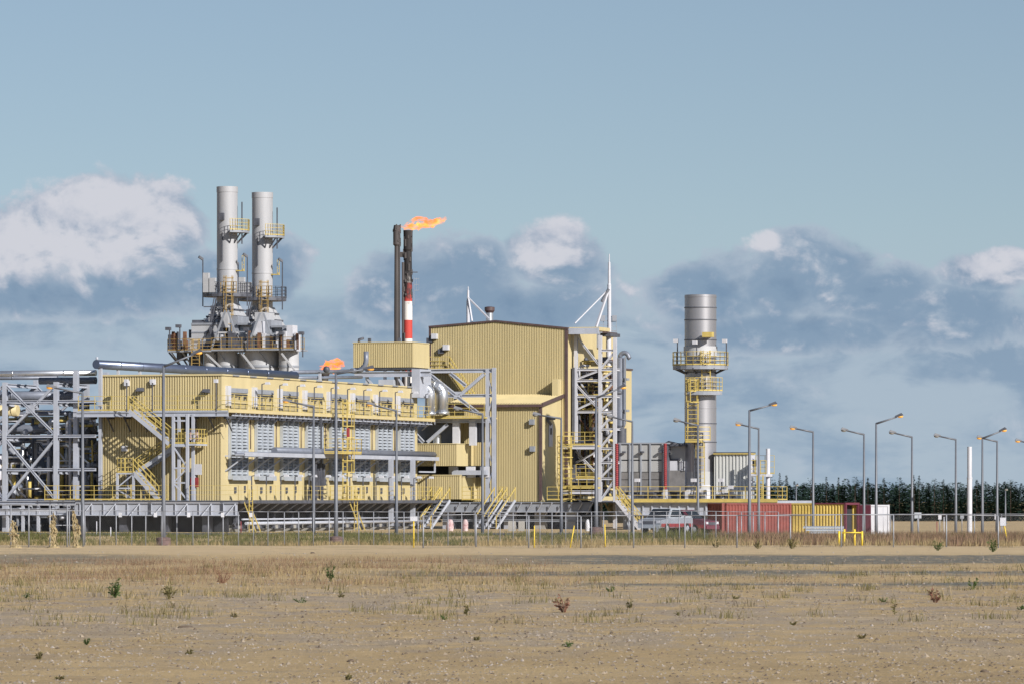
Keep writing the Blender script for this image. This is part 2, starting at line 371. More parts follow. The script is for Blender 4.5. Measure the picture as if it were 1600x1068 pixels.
base = MIXC(M('MULTIPLY', SMOOTH(a3, .56, .72), .5), base, (.27, .21, .145))
base = MIXC(M('MULTIPLY', SMOOTH(a4, .46, .32), .6), base, (.62, .50, .345))
base = MIXC(M('MULTIPLY', band(272, 322, 8, 12), .8), base, MIXC(a3, (.46, .36, .235), (.60, .475, .32)))
a5, a6 = GN(1.0, 5, .62, .022, .30, 4), GN(1.0, 4, .6, .05, .75, 8)                          # graded bands and old wheel tracks running along the fence
base = MIXC(M('MULTIPLY', SMOOTH(a5, .54, .70), .55), base, (.255, .20, .14)); base = MIXC(M('MULTIPLY', SMOOTH(a5, .45, .30), .45), base, (.58, .465, .305))
base = MIXC(M('MULTIPLY', SMOOTH(a6, .57, .70), .5), base, (.27, .22, .17)); base = MIXC(M('MULTIPLY', M('MULTIPLY', SMOOTH(a2, .48, .62), band(120, 168, 10, 20)), .45), base, (.31, .255, .215))
tn = nd('ShaderNodeMix'); tn.data_type = 'RGBA'; tn.blend_type = 'MULTIPLY'; tn.inputs[0].default_value = 1; lk(base, tn.inputs[6]); tn.inputs[7].default_value = (1.09, 1.07, 1.0, 1)
lk(tn.outputs[2], B.inputs['Base Color'])
bp = nd('ShaderNodeBump'); bp.inputs['Strength'].default_value = 1.0; bp.inputs['Distance'].default_value = .10
lk(M('ADD', M('MULTIPLY', a3, 1.0), M('MULTIPLY', a4, .5)), bp.inputs['Height']); lk(bp.outputs[0], B.inputs['Normal'])
me = bpy.data.meshes.new('ground'); me.from_pydata(gv, [], gf); me.materials.append(gm); me.polygons.foreach_set('use_smooth', [True] * len(gf)); me.update()
go = bpy.data.objects.new('ground', me); COL.objects.link(go); tag(go, 'bare sandy ground with grey gravel streaks in front of the plant', 'ground', kind='structure')
# service road in front of the plant
rb = MB(); xsr = np.arange(-90, 16.1, 2.0); yl = lambda x: 346.5 - .03 * x
for a, b in zip(xsr, xsr[1:]): rb.quad((a, yl(a), .53), (b, yl(b), .53), (b, yl(b) + 20, .53), (a, yl(a) + 20, .53))
tag(rb.build('service_road', 'asphalt'), 'dark asphalt service road along the raised plant modules', 'road', kind='structure')
#PART2
# ================================================================== HALL A: long louvred hall
DZ = 2.86                                   # deck level of all modules
AL, AW, AZ = gxa(650, 0), 9.55, za(586, 0, 0)
WZ = za(641, 0, 0)                          # walkway floor
A = thing('louvred_hall', 'long pale yellow hall with rows of grey louvres along its lit side', 'building', (0, 0, DZ))
MB().corr_front(0, 0, AW, DZ, WZ - .1).build('end_wall', 'yellow', A)
MB().corr_front(-.12, -.12, AW, WZ - .1, AZ).build('upper_end_wall', 'yellow', A)
m = MB(); m.box(.16, AL, .05, AW, DZ, AZ - .25); m.build('inner_wall', 'yellow', A)
m = MB(); m.box(0, AL, 0, .049, DZ, WZ - .1); m.build('side_wall', 'yellow', A)
m = MB(); m.box(-.1, AL, -.12, .045, WZ - .1, AZ - .02); m.build('upper_side_wall', 'yellow', A)
rf = MB().box(-.2, AL + .1, -.2, AW + .1, AZ, AZ + .12).build('roof', 'yellow', A)
for k in range(12):
    x = 2 + k * 3.7; MB().box(x, x + 1.3, -.26, -.21, AZ + .02, AZ + .1).build('gutter_clip', 'midgrey', rf)
c0, c1 = gxa(370, 0), gxa(632.5, 0); BX = [c0 + (c1 - c0) * i / 7 for i in range(8)]; dxb = BX[1] - BX[0]
LW = 3.6; L0, L1 = za(741, 3, 0), za(654, 3, 0)
# louvre window: backing, frame, blades, sill
x = BX[0]
lv = MB().box(x - LW / 2, x + LW / 2, -.03, 0.02, L0, L1).build('louvre_window', 'black', A)
m = MB()
nb = 17
for i in range(nb):
    z = L0 + (i + .2) * (L1 - L0) / nb
    m.hexa([(x - LW / 2, -.20, z), (x + LW / 2, -.20, z), (x + LW / 2, -.17, z - .02), (x - LW / 2, -.17, z - .02),
            (x - LW / 2, -.07, z + .19), (x + LW / 2, -.07, z + .19), (x + LW / 2, -.04, z + .17), (x - LW / 2, -.04, z + .17)])
m.build('louvre_blades', 'louvre', lv)
m = MB()
for k in (-1, -.33, .33, 1): m.box(x + k * LW / 2 - .07, x + k * LW / 2 + .07, -.25, -.02, L0 - .05, L1 + .05)
m.box(x - LW / 2, x + LW / 2, -.24, -.02, (L0 + L1) / 2 - .05, (L0 + L1) / 2 + .05); m.box(x - LW / 2 - .1, x + LW / 2 + .1, -.26, -.02, L1, L1 + .12)
m.build('frame', 'louvre', lv)
m = MB(); m.box(x - LW / 2 - .12, x + LW / 2 + .12, -.42, -.02, L0 - .34, L0 - .04); m.box(x - LW / 2 - .12, x + LW / 2 + .12, -.44, -.40, L0 - .4, L0 - .32); m.build('sill', 'louvre', lv)
for b in BX[1:]: dup(lv, A, (b - x, 0, 0))
# upper vents, white cabinets, pilasters, conduits
uv = MB().box(x - 1.9, x + 1.9, -.20, -.1, za(613, x, 0), za(606, x, 0)).build('vent_strip', 'midgrey', A)
m = MB(); z0, z1 = WZ + .25, za(615, x, 0)
m.box(x - 1.85, x + 1.85, -.18, -.121, z0, z1); m.build('opening', 'black', uv)
m = MB()
for i in range(14):
    q = x - 1.7 + i * .26; m.bar((q, -.24, z0), (q, -.24, z0 + U(.5, 1) * (z1 - z0)), .07)
m.bar((x - 1.8, -.24, z0 + .4), (x + 1.8, -.24, z0 + .4), .08); m.build('valve_bank', 'yellow', uv)
for b in BX[1:]: dup(uv, A, (b - x, 0, 0))
q = MB().box(x - LW / 2 - .95, x - LW / 2 - .3, -.35, -.1, za(634, x, 0), za(603, x, 0)).build('cabinet', 'white', A)
for b in BX[1:]: dup(q, A, (b - x, 0, 0))
m = MB(); xx = x + LW / 2 + .55; m.tube([(xx - .3, -.12, za(700, x, 0)), (xx - .3, -.12, za(655, x, 0)), (xx + .3, -.12, za(655, x, 0)), (xx + .3, -.12, za(700, x, 0))], .035, 6); q = m.build('conduit', 'brown', A)
for b in BX[1:-1]: dup(q, A, (b - x, 0, 0))
m = MB(); m.box(x + LW / 2 + .3, x + LW / 2 + 1.2, -.08, 0, DZ, WZ - .2); q = m.build('pilaster', 'yellow', A)
for b in BX[1:]: dup(q, A, (b - x, 0, 0))
m = MB(); xx = x - .6; q = m.box(xx, xx + .3, -.1, 0, DZ + .55, DZ + 1.0).build('junction_box', 'dark', A); q2 = MB().box(xx + 2.1, xx + 2.3, -.1, 0, DZ + .6, DZ + 1.1).build('junction_box', 'dark', A)
for b in BX[1:]: dup(q, A, (b - x, 0, 0)); dup(q2, A, (b - x, 0, 0))
# walkway round end and side
wo_, wd = 1.45, 1.15
wk = MB(); wk.box(-wo_, 0, -wd, AW + 1.4, WZ - .08, WZ); wk.box(0, AL + 1.5, -wd, -.13, WZ - .08, WZ); wk = wk.build('walkway', 'steel', A)
m = MB(); m.ibeam((-wo_, AW + 1.4, WZ - .27), (-wo_, -wd, WZ - .27), .18, .34); m.build('edge_beam', 'steel', wk); MB().box(-wo_, AL + 1.5, -wd - .03, -wd + .05, WZ - .14, WZ + .1).build('kick_plate', 'yellow', wk)
m = MB(); m.ibeam((0, -wd + .25, WZ - .3), (AL + 1.5, -wd + .25, WZ - .3), .12, .18, .03)
for i in range(24): xx = .3 + i * 2.0; m.bar((xx, -wd + .05, WZ - .18), (xx + .5, -.1, WZ - .85), .08); m.bar((xx + .9, -wd + .04, WZ - .12), (xx + .9, -wd + .04, WZ - .36), .05)
m.build('side_bracket', 'steel', wk)['kind'] = 'stuff'
m = MB()
for i in range(38):
    xx = .4 + i * 1.2
    if xx < AL + 1: m.bar((xx, -wd + .1, WZ - .5), (xx, -.1, WZ - .5), .1, .16)
for i in range(9): yy = -.9 + i * 1.35; m.bar((-wo_ + .1, yy, WZ - .5), (-.05, yy, WZ - .5), .1, .16); m.bar((-wo_ + .1, yy, WZ - .45), (-.05, yy, WZ - 1.5), .08)
m.build('bracket', 'dark', wk)['kind'] = 'stuff'
m = MB(); m.rail([(-wo_ + .05, AW + 1.3, WZ), (-wo_ + .05, -wd + .05, WZ), (AL + 1.4, -wd + .05, WZ)], sp=1.35, w=.055); m.build('railing', 'rail', wk)
# lights along the walkway and the deck
def wall_light(xx, yy, z0, h, par):
    m = MB(); m.bar((xx, yy, z0), (xx, yy, z0 + h), .07); m.bar((xx, yy, z0 + h), (xx, yy - .4, z0 + h + .08), .06); l = m.build('wall_light', 'dark', par)
    MB().hexa([(xx - .13, yy - .65, z0 + h - .02), (xx + .13, yy - .65, z0 + h - .02), (xx + .13, yy - .25, z0 + h - .02), (xx - .13, yy - .25, z0 + h - .02), (xx - .09, yy - .6, z0 + h + .16), (xx + .09, yy - .6, z0 + h + .16), (xx + .09, yy - .3, z0 + h + .16), (xx - .09, yy - .3, z0 + h + .16)]).build('lamp_head', 'white', l)
    return l
l0 = wall_light(BX[0] + 2.6, -wd + .1, WZ - .6, 2.7, A)
for i in range(1, 11): dup(l0, A, (i * 3.9, 0, 0))
l1 = wall_light(.4, -2.3, DZ - .2, 2.0, A)
for i in range(1, 14): dup(l1, A, (i * 3.15, 0, 0))
for px in (198, 238, 338):
    yy = gya(px, -wo_); m = MB(); m.bar((-wo_, yy, WZ - .4), (-wo_, yy, za(597, -wo_, yy)), .07); l = m.build('wall_light', 'dark', A); zz = za(597, -wo_, yy)
    MB().box(-wo_ - .25, -wo_ + .1, yy - .12, yy + .12, zz - .02, zz + .25).build('lamp_head', 'white', l)
for px, py in ((219, 608), (322, 610)):
    yy = gya(px, -.2); zz = za(py, -.2, yy); m = MB(); m.hexa([(-.45, yy - .3, zz - .12), (-.45, yy + .3, zz - .12), (-.1, yy + .3, zz - .12), (-.1, yy - .3, zz - .12), (-.2, yy - .25, zz + .15), (-.2, yy + .25, zz + .15), (-.1, yy + .25, zz + .15), (-.1, yy - .25, zz + .15)]); m.build('vent_hood', 'dark', A)
# cable tray with struts
tz = za(711, 2, 0); tx1 = gxa(683, -1.6)
ct = MB(); ct.box(.4, tx1, -1.75, -1.0, tz, tz + .12); ct.box(.4, tx1, -1.78, -1.70, tz - .06, tz + .24); ct = ct.build('cable_tray', 'steel', A)
m = MB(); m.tube([(BX[1] - 1, -1.3, tz + .42), (tx1, -1.3, tz + .42)], .27, 8); m.tube([(.6, -.95, tz + .2), (tx1, -.95, tz + .2)], .12, 6); m.build('cable_bundle', 'darkpipe', ct)
xx = .9
while xx < AL: MB().bar((xx, -1.7, tz), (xx, -.03, tz - 1.15), .1).bar((xx, -1.68, tz - .03), (xx, 0, tz - .03), .1).build('strut', 'steel', ct); xx += dxb / 2
for px in (611, 645):
    xx = gxa(px, -1.9); MB().ibeam((xx, -1.9, .8), (xx, -1.9, tz), .34, .34).build('tray_post', 'steel', ct)
m = MB(); xx = tx1; m.bar((xx, -1.4, tz + .4), (xx, -1.4, tz - 1.0), .12); m.bar((xx, -1.4, tz - 1), (xx - 4, -1.4, tz - 1), .12); m.build('tray_drop', 'steel', ct)
# caged ladder tower in the middle of the long side
lx = gxa(541, -2.4); m = MB(); m.ladder((lx, -2.3, DZ), WZ + 1.2 - DZ, (1, 0, 0), (0, -1, 0), 1.0, True, .08)
m.rail([(lx - 3.4, -1.8, tz + .35), (lx - 3.4, -2.9, tz + .35), (lx + 2.2, -2.9, tz + .35), (lx + 2.2, -1.8, tz + .35)], sp=1.2, w=.06); m.box(lx - 3.4, lx + 2.2, -2.9, -1.8, tz + .27, tz + .35)
m.rail([(lx - 2, -1.8, DZ), (lx - 2, -3.2, DZ), (lx + 2, -3.2, DZ), (lx + 2, -1.8, DZ)], sp=1, w=.07); m.build('caged_ladder', 'rail', A)
MB().box(lx - 1.2, lx - .75, -2.95, -2.85, tz + 1.6, tz + 2.3).build('notice_board', 'hose', A)
m = MB()
for k in range(16): a = U(-3.5, -.8); zz = U(tz - 3.4, tz - .3); m.bar((lx + a, -.9, zz), (lx + a, -.9, zz + U(.4, 1.5)), U(.1, .28))
m.bar((lx - 3.2, -.95, DZ), (lx - 3.2, -.95, tz), .2); m.bar((lx - 2.2, -1.1, DZ), (lx - 2.2, -1.1, WZ), .12); m.build('pipe_manifold', 'dark', A)
# three flights of stairs on the end wall, with landings
def flight(par, xo, w, ya, zha, yb, zb, name='stair_flight'):
    f = MB()
    for k in (0, w): f.bar((xo - k, ya, zha), (xo - k, yb, zb), .06, .3)
    f = f.build(name, 'steel', par); m = MB(); n = max(3, int(abs(zha - zb) / .22))
    for i in range(1, n): t = i / n; y_, z_ = ya + (yb - ya) * t, zha + (zb - zha) * t; m.box(xo - w, xo, y_ - .13, y_ + .13, z_ - .02, z_ + .03)
    m.build('treads', 'steel', f); m = MB()
    for k in (0, w):
        for h in (1.05, .62): m.bar((xo - k, ya, zha + h), (xo - k, yb, zb + h), .055)
        n = max(2, round(abs(ya - yb) / 1.0))
        for i in range(n + 1): t = i / n; y_, z_ = ya + (yb - ya) * t, zha + (zb - zha) * t; m.bar((xo - k, y_, z_), (xo - k, y_, z_ + 1.05), .05)
        m.bar((xo - k, ya, zha + .05), (xo - k, yb, zb + .05), .03, .3)
    m.build('handrail', 'rail', f); return f
xo = -1.5
y1_, y2_ = gya(205, xo - .5), gya(268, xo - .5); pz = za(693, xo, y2_)
flight(A, xo, 1.0, y1_, WZ, y2_, pz)
y3_, y4_ = gya(300, -.8), gya(213, -.8); lz = za(738, xo, y4_)
flight(A, -.25, 1.0, y3_ + .9, pz, y4_ - .1, lz)
y5_, y6_ = gya(212, xo - .5), gya(252, xo - .5)
flight(A, xo, 1.0, y5_, lz, y6_, DZ)
yl0, yl1 = gya(187, xo - .5), gya(212, xo - .5)
ld = MB().box(xo - 1.0, -.25, yl1, yl0, lz - .1, lz).build('landing', 'steel', A)
m = MB(); m.rail([(xo - .95, yl1, lz), (xo - .95, yl0, lz), (-.3, yl0, lz)], sp=.7, w=.06); m.build('railing', 'rail', ld)
m = MB()
for yy in (yl0, yl1): MB().bar((xo - .95, yy, DZ), (xo - .95, yy, lz), .16).build('landing_leg', 'steel', ld); MB().bar((-.4, yy, DZ), (-.4, yy, lz), .14).build('landing_leg', 'steel', ld)
m.bar((xo - .95, yl0, DZ + .9), (xo - .95, yl1, DZ + .9), .1); m.bar((xo - .95, yl1, lz - .1), (xo - .95, yl0, DZ + .95), .09); m.bar((xo - .95, yl0, DZ + .8), (xo - .95, yl1, DZ + .1), .09); m.build('landing_brace', 'steel', ld)
# stair tower
yt0, yt1 = gya(271, -2.6), gya(293, -2.6); yt2 = gya(306, -2.6)
st = MB().box(-2.6, -.25, yt2, yt0, pz - .12, pz).build('stair_tower_platform', 'steel', A)
m = MB(); ztop = za(646, -2.6, yt0)
for xx in (-2.6, -1.45):
    for yy in (yt0, yt1): m.bar((xx, yy, DZ), (xx, yy, ztop), .2)
for xx in (-2.6,):
    for zz in (ztop - .1, ztop - .5, pz - .15, (pz + DZ) / 2 + .3, DZ + 1.3): m.bar((xx, yt0, zz), (xx, yt1, zz), .12)
    m.bar((xx, yt0, pz - .2), (xx, yt1, (pz + DZ) / 2 + .3), .1); m.bar((xx, yt1, (pz + DZ) / 2 + .3), (xx, yt0, DZ + 1.3), .1); m.bar((xx, yt0, DZ + 1.3), (xx, yt1, DZ), .1)
m.build('tower_frame', 'steel', st)
m = MB(); m.rail([(-2.55, yt0, pz), (-2.55, yt2, pz), (-.3, yt2, pz)], sp=.6, w=.06); m.box(-2.2, -1.8, yt1 + .2, yt0 - .2, pz, pz + .9); m.build('railing', 'rail', st)
for px, z0 in ((298, pz), (298, DZ)):
    yy = gya(px, 0); d = MB().box(-.2, .0, yy - .42, yy + .42, z0, z0 + 2.1).build('door', 'black', A)
    MB().box(-.24, -.2, yy - .5, yy - .42, z0, z0 + 2.2).build('frame', 'steel', d)
yy = gya(304, -.3); MB().box(-.35, -.25, yy - .35, yy + .35, pz + .3, pz + 1.1).build('notice_board', 'pink', A); MB().box(-.35, -.25, yy - .3, yy + .3, DZ + 1.0, DZ + 1.7).build('notice_board', 'hose', A); yy = gya(310, -.3); MB().box(-.35, -.25, yy - .25, yy + .25, DZ + 1.9, DZ + 2.7).build('cabinet', 'white', A)
for px, py in ((195, 700), (199, 598), (240, 596)): yy = gya(px, -.15); zz = za(py, 0, yy); MB().box(-.4, -.06, yy - .18, yy + .18, zz - .2, zz + .2).build('floodlight', 'white', A)
# ------------------------------------------------------------------ platform of hall A
PA = thing('module_platform', 'raised grey steel platform on piles carrying the long louvred hall', 'platform', (0, 0, .5))
px0 = -3.0; ye = gya(118, px0); XE = AL + 12
MB().box(px0, 46, -2.6, ye, DZ - .14, DZ - .01).build('deck_plate', 'dark', PA)  # dark colour carries the shade under the deck
m = MB(); gz0, gz1 = 1.72, DZ - .15
m.box(px0 + .12, px0 + .16, -2.4, ye, gz0 + .06, gz1 - .06); m.box(px0, px0 + .3, -2.5, ye, gz1 - .07, gz1); m.box(px0, px0 + .3, -2.5, ye, gz0, gz0 + .07)
i = 0
while -2.3 + i * .95 < ye: yy = -2.3 + i * .95; m.box(px0 + .005, px0 + .115, yy, yy + .05, gz0 + .075, gz1 - .075); m.bar((px0 - .05, yy, gz1 - .1), (px0 - .6, yy + .55, gz0), .05) if i % 2 == 0 else None; i += 1
m.build('end_girder', 'steel', PA)
m = MB(); m.ibeam((px0, -1.2, 2.35), (46, -1.2, 2.35), .25, .75); m.ibeam((px0, 4.5, 2.25), (46, 4.5, 2.25), .3, .9); m.box(px0, 46, -2.68, -2.6, DZ - .22, DZ + .02); m.build('side_girder', 'dark', PA)  # girder colour darkened to read as shaded below the deck edge
xx = 0
while xx < 45:
    m = MB(); m.bar((xx, -2.55, DZ - .1), (xx + .4, -1.2, 2.0), .09); m.bar((xx, -2.55, DZ - .2), (xx, 0, DZ - .2), .1, .14); m.build('deck_strut', 'steel', PA); xx += 2.05
m = MB(); m.tube([(0, -2.0, 1.15), (46, -2.0, 1.15)], .13, 6); m.tube([(0, -1.7, 1.45), (46, -1.7, 1.45)], .07, 6); m.build('drain_pipe', 'steel', PA)
pp = MB(); pp.box(.2, 1.6, -1.3, -.1, .45, .72); pp.box(.5, 1.3, -1.1, -.4, .72, 1.0); pp = pp.build('pile_cap', 'concrete', PA)
m = MB()
for k in range(7): m.bar((U(.2, 1.6), -1.0, .75), (U(.2, 1.8), -.9, U(1.1, 1.7)), U(.1, .3))
m.bar((.9, -.8, 1.0), (.9, -.8, 2.0), .35); m.build('pile_post', 'dark', pp)
for i in range(1, 11): dup(pp, PA, (i * 4.05, 0, 0))
q = MB().box(px0 + .7, px0 + 1.4, 0, .6, .45, 1.7).build('pile', 'dark', PA)  # piles coloured dark in place of under-deck shade
for i in range(1, 4): dup(q, PA, (0, i * 3.3, 0))
MB().box(.5, 44, -.2, .1, .4, 2.6).build('underdeck_shade_wall', 'black', PA); MB().box(-1.2, -.9, -1, ye, .4, 2.6).build('underdeck_shade_wall', 'black', PA)  # black sheets added to paint the shade beneath the deck
m = MB(); m.rail([(px0 + .05, ye, DZ), (px0 + .05, gya(262, px0), DZ)], sp=1.6, w=.05); m.rail([(px0 + .05, gya(296, px0), DZ), (px0 + .05, -2.5, DZ), (45, -2.5, DZ)], sp=2.0, w=.035, toe=False); m.build('railing', 'rail', PA)
for px in (392, 556): 
    xx = gxa(px, -3); m = MB(); m.ladder((xx, -3.0, .5), 3.2, (.8, 0, 0), (0, -1, 0), .9, False, .05); m.bar((xx - .5, -3.6, .5), (xx - .5, -2.6, DZ), .07); m.bar((xx + .5, -3.6, .5), (xx + .5, -2.6, DZ), .07); m.build('access_ladder', 'rail', PA)
# ------------------------------------------------------------------ big jacketed pipe over the roof
pz0 = AZ + .62
BP = thing('roof_pipe', 'long polished blue-grey pipe lying over the roof of the louvred hall', 'pipe', (-.8, AW, AZ + .1))
ya_, yb_ = gya(149, -.9), 0
p0 = Vector((-.9, gya(150, -.9), za(568.5, -.9, gya(150, -.9)))); p1 = Vector((24, gya(462, 24), za(586.5, 24, gya(462, 24))))
m = MB(); m.tube([p0, p1], .34, 18); m.build('jacket', 'bluepipe', BP)
for i in range(1, 9):
    t = i / 9.5; q = p0.lerp(p1, t); d = (p1 - p0).normalized(); m = MB(); m.tube([q - d * .06, q + d * .06], .355, 18); m.build('jacket_band', 'bluepipe', BP)
    MB().bar((q.x, q.y, AZ + .1), (q.x, q.y, q.z - .3), .18).build('pipe_support', 'steel', BP)
m = MB(); m.bar((p0.x + .4, p0.y - .2, DZ), (p0.x + .4, p0.y - .2, p0.z - .3), .24); m.tube([p0 + Vector((.2, 0, .3)), p0 + Vector((.2, 0, .55))], .1, 8); m.build('end_post', 'steel', BP)
rp = thing('roof_pipe', 'thin dark pipes running on behind the end of the polished roof pipe', 'pipe', (24, 3, AZ))
q0 = Wp(455, 581, 19.6); q1 = Wp(556, 579, 19.0)
m = MB(); g0 = W2G(q0.x, q0.y); g1 = W2G(q1.x, q1.y)
m.tube([(g0[0], g0[1], q0.z), (g1[0], g1[1], q1.z)], .16, 8); m.tube([(g0[0], g0[1] - .5, q0.z - .45), (g1[0], g1[1] - .5, q1.z - .5)], .13, 8)
m.tube([(g1[0] - 1, g1[1], q1.z)] + arc((g1[0], g1[1], q1.z + .9), .9, -math.pi / 2, 0, 6, (0, -1, 0), (0, 0, 1)) + [(g1[0], g1[1] - .9, q1.z + 1.6)], .22, 8); m.build('pipe_run', 'darkpipe', rp)
MB().blob((g0[0] + 5, g0[1] - 1.2, q0.z + .35), (.28, .28, .28), 10, 6, 0).build('valve', 'dark', rp)
MB().bar((g0[0] + 4, g0[1] - 1, AZ), (g0[0] + 4, g0[1] - 1, q0.z), .2).build('pipe_support', 'steel', rp)
# ================================================================== PIPE RACK beside the hall
PR = thing('pipe_rack', 'pale grey cross-braced pipe rack standing beside the ribbed end wall', 'pipe rack', (0, 14, .5))
FX = -.5; cy = [gya(p, FX) for p in (-73, 8, 88)]; zt = za(596, FX, cy[2])
for row, xr_ in enumerate((FX, 5.5)):
    for k, yy in enumerate(cy): MB().ibeam((xr_, yy, .5), (xr_, yy, zt + (0 if row == 0 else .3)), .34, .34, .06).build('column', 'steel', PR)
    for pyb in (627, 681, 733, 781): zb = za(pyb, FX, cy[1]); MB().ibeam((xr_, cy[0] + .2, zb), (xr_, gya(150, xr_), zb), .24, .22, .05).build('beam', 'steel', PR)
    for a, b in ((0, 1), (1, 2)):
        for (pa, pb) in ((600, 680), (684, 780)):
            z0, z1 = za(pb, FX, cy[1]), za(pa, FX, cy[1]); zm = za((pa + pb) / 2 - 14, FX, cy[1])
            for (u, w) in ((a, b), (b, a)): m = MB(); m.ibeam((xr_ - .05, cy[u], z1), (xr_ - .05, cy[w], z0), .19, .18, .04); m.build('brace', 'steel', PR)
    zb = za(627, FX, cy[1])
    if row == 0: MB().box(xr_ - .12, xr_ - .05, cy[1] * .5 + cy[2] * .5 - .35, cy[1] * .5 + cy[2] * .5 + .35, za(645, FX, cy[1]), za(632, FX, cy[1])).build('gusset', 'steel', PR)
    tz_ = za(578, FX, cy[2]); yk = gya(119, FX + .5)
    MB().ibeam((xr_ + .5, yk, .5), (xr_ + .5, yk, tz_), .36, .36, .06).build('tall_column', 'steel', PR)
for yy in cy:
    for pyb in (597, 627, 681, 733): zb = za(pyb, FX, cy[1]) - .2; MB().ibeam((FX, yy, zb), (5.5, yy, zb), .28, .28, .05).build('cross_beam', 'steel', PR)
def ypipe(x_, pa, pb, py, r, mname, lab):
    y0, y1 = gya(pa, x_), gya(pb, x_); z = za(py, x_, (y0 + y1) / 2); t = thing('pipe', lab, 'pipe', (x_, (y0 + y1) / 2, z - r))
    m = MB(); m.tube([(x_, y0, z), (x_, y1, z)], r, 14); m.build('pipe_run', mname, t)
    k = y0 - 3.2
    while k > y1: m = MB(); m.tube([(x_, k + .05, z), (x_, k - .05, z)], r * 1.05, 14); m.build('pipe_band', mname, t); k -= 4.2
    return t
ypipe(1.0, -120, 150, 583, .23, 'silver', 'grey lagged pipe along the very top of the pipe rack')
ypipe(1.8, 62, 150, 594, .28, 'darkpipe', 'short dark capped pipe just below the topmost pipe of the rack')
ypipe(2.6, -120, 90, 590, .15, 'darkpipe', 'thin dark pipe under the topmost pipe of the rack')
ypipe(2.2, -120, 118, 618, .36, 'darkpipe', 'thick dark pipe on the upper tier of the pipe rack')
ypipe(1.4, -120, 28, 641, .42, 'yellow', 'cream lagged pipe ending at the first rack column')
ypipe(4.4, 30, 118, 655, .26, 'yellow', 'cream pipe sloping behind the rack braces')
ypipe(3.2, -120, 150, 670, .38, 'darkpipe', 'thick dark pipe on the middle tier of the pipe rack')
ypipe(3.8, -120, 150, 688, .18, 'darkpipe', 'thin dark pipe under the middle tier of the pipe rack')
ypipe(2.6, -120, 150, 646, .16, 'darkpipe', 'thin dark pipe between upper and middle tier of the rack')
# process clutter behind the rack: a skid with vessels, pipes, rails
def skid(name, lab, gx0, gx1, pa, pb, pz0, pz1, seed, dens=1.0, mats=('steel', 'rail', 'dark', 'silver', 'white', 'midgrey')):
    rs = random.Random(seed); y0, y1 = gya(pa, gx0), gya(pb, gx0); z0, z1 = za(pz1, gx0, y0), za(pz0, gx0, y0)
    t = thing(name, lab, 'process skid', ((gx0 + gx1) / 2, (y0 + y1) / 2, z0)); ma = {k: MB() for k in mats}
    u = lambda a, b: a + (b - a) * rs.random()
    for i in range(int(46 * dens)):
        m = ma[rs.choice(mats)]; x_, y_, z_ = u(gx0, gx1), u(y1, y0), u(z0, z1); c = rs.random(); r = u(.06, .16)
        if c < .35: m.tube([(x_, y_, z_), (x_, max(y1, y_ - u(.8, 2.6)), z_)], r, 7)
        elif c < .65: m.tube([(x_, y_, z0 + .02), (x_, y_, z_)], r, 7)
        elif c < .75:
            e = u(.6, 1.4); m.tube([(x_, y_, z_ - e), (x_, y_, z_)] + arc((x_, y_ - .35, z_), .35, math.pi, math.pi / 2, 5, (0, -1, 0), (0, 0, 1)) + [(x_, y_ - .9, z_ + .35)], r, 7)
        elif c < .86: m.blob((x_, y_, z_), (u(.15, .35), u(.15, .35), u(.15, .4)), 8, 5, .15, 1, i)
        elif c < .94: h = u(.3, .7); m.box(x_, x_ + .3, y_, y_ + u(.3, .7), z_, z_ + h)
        else: m.bar((x_, y_, z_), (x_, max(y1, y_ - u(.8, 2)), z_ - u(.8, 2)), .12)
    for k, m in ma.items():
        if m.f: PO = m.build({'steel': 'pipework', 'rail': 'valve_gear', 'dark': 'dark_pipework', 'silver': 'lagged_pipework', 'white': 'instrument_housing', 'midgrey': 'equipment', 'orange': 'rusty_pipework', 'brightyellow': 'gas_pipe'}.get(k, 'fitting'), k, t); PO['kind'] = 'stuff'
    return t
S0 = skid('process_skid', 'small bright pipes and yellow valves threaded through the pipe rack', 1.5, 5, -20, 140, 640, 778, 77, 3.4, ('steel', 'white', 'rail', 'dark', 'silver'))
S1 = skid('process_skid', 'tangle of valves, small pipes and vessels low behind the pipe rack', 6.5, 11, -30, 146, 694, 782, 5, 2.6)
m = MB(); ys0, ys1 = gya(70, -2.2), gya(130, -2.2); m.rail([(-2.2, ys0, DZ), (-2.2, ys1, DZ)], sp=.9, w=.06); m.build('railing', 'rail', S1)
m = MB(); m.box(8, 11, gya(150, 8), gya(-40, 8), DZ - .2, DZ); m.build('skid_floor', 'steel', S1)
m = MB()
for k in range(3): yy = gya(20 + 45 * k, 9); m.lathe((9, yy), [(.7, DZ), (.75, DZ + .1), (.75, DZ + 3.2), (.5, DZ + 3.6), (.1, DZ + 3.75)], 14)
m.build('vessel', 'midgrey', S1)
m = MB(); m.box(12, 13, gya(150, 12), gya(60, 12), .5, za(690, 12, 8)); m.box(11.9, 12, gya(150, 12), gya(110, 12), za(690, 12, 8), za(650, 12, 8)); m.build('equipment_wall', 'dark', S1)
S2 = skid('process_skid', 'trestle and pumps on the ground under the pipe rack', 1, 7, -30, 150, 786, 822, 8, 1.3, ('steel', 'midgrey', 'dark', 'white'))
MB().box(7.5, 8, gya(150, 7.5), gya(-60, 7.5), .5, 2.6).build('retaining_wall', 'dark', S2)
m = MB(); ym = gya(-80, -1.5); m.ibeam((-1.5, ym, 2.0), (-1.5, gya(130, -1.5), 2.0), .3, .5); m.ibeam((-1.5, ym, 2.7), (-1.5, gya(130, -1.5), 2.7), .3, .25)
for k in range(8): yy = gya(-60 + 24 * k, -1.5); m.bar((-1.5, yy, .5), (-1.5, yy, 2.6), .2)
m.build('trestle', 'steel', S2)
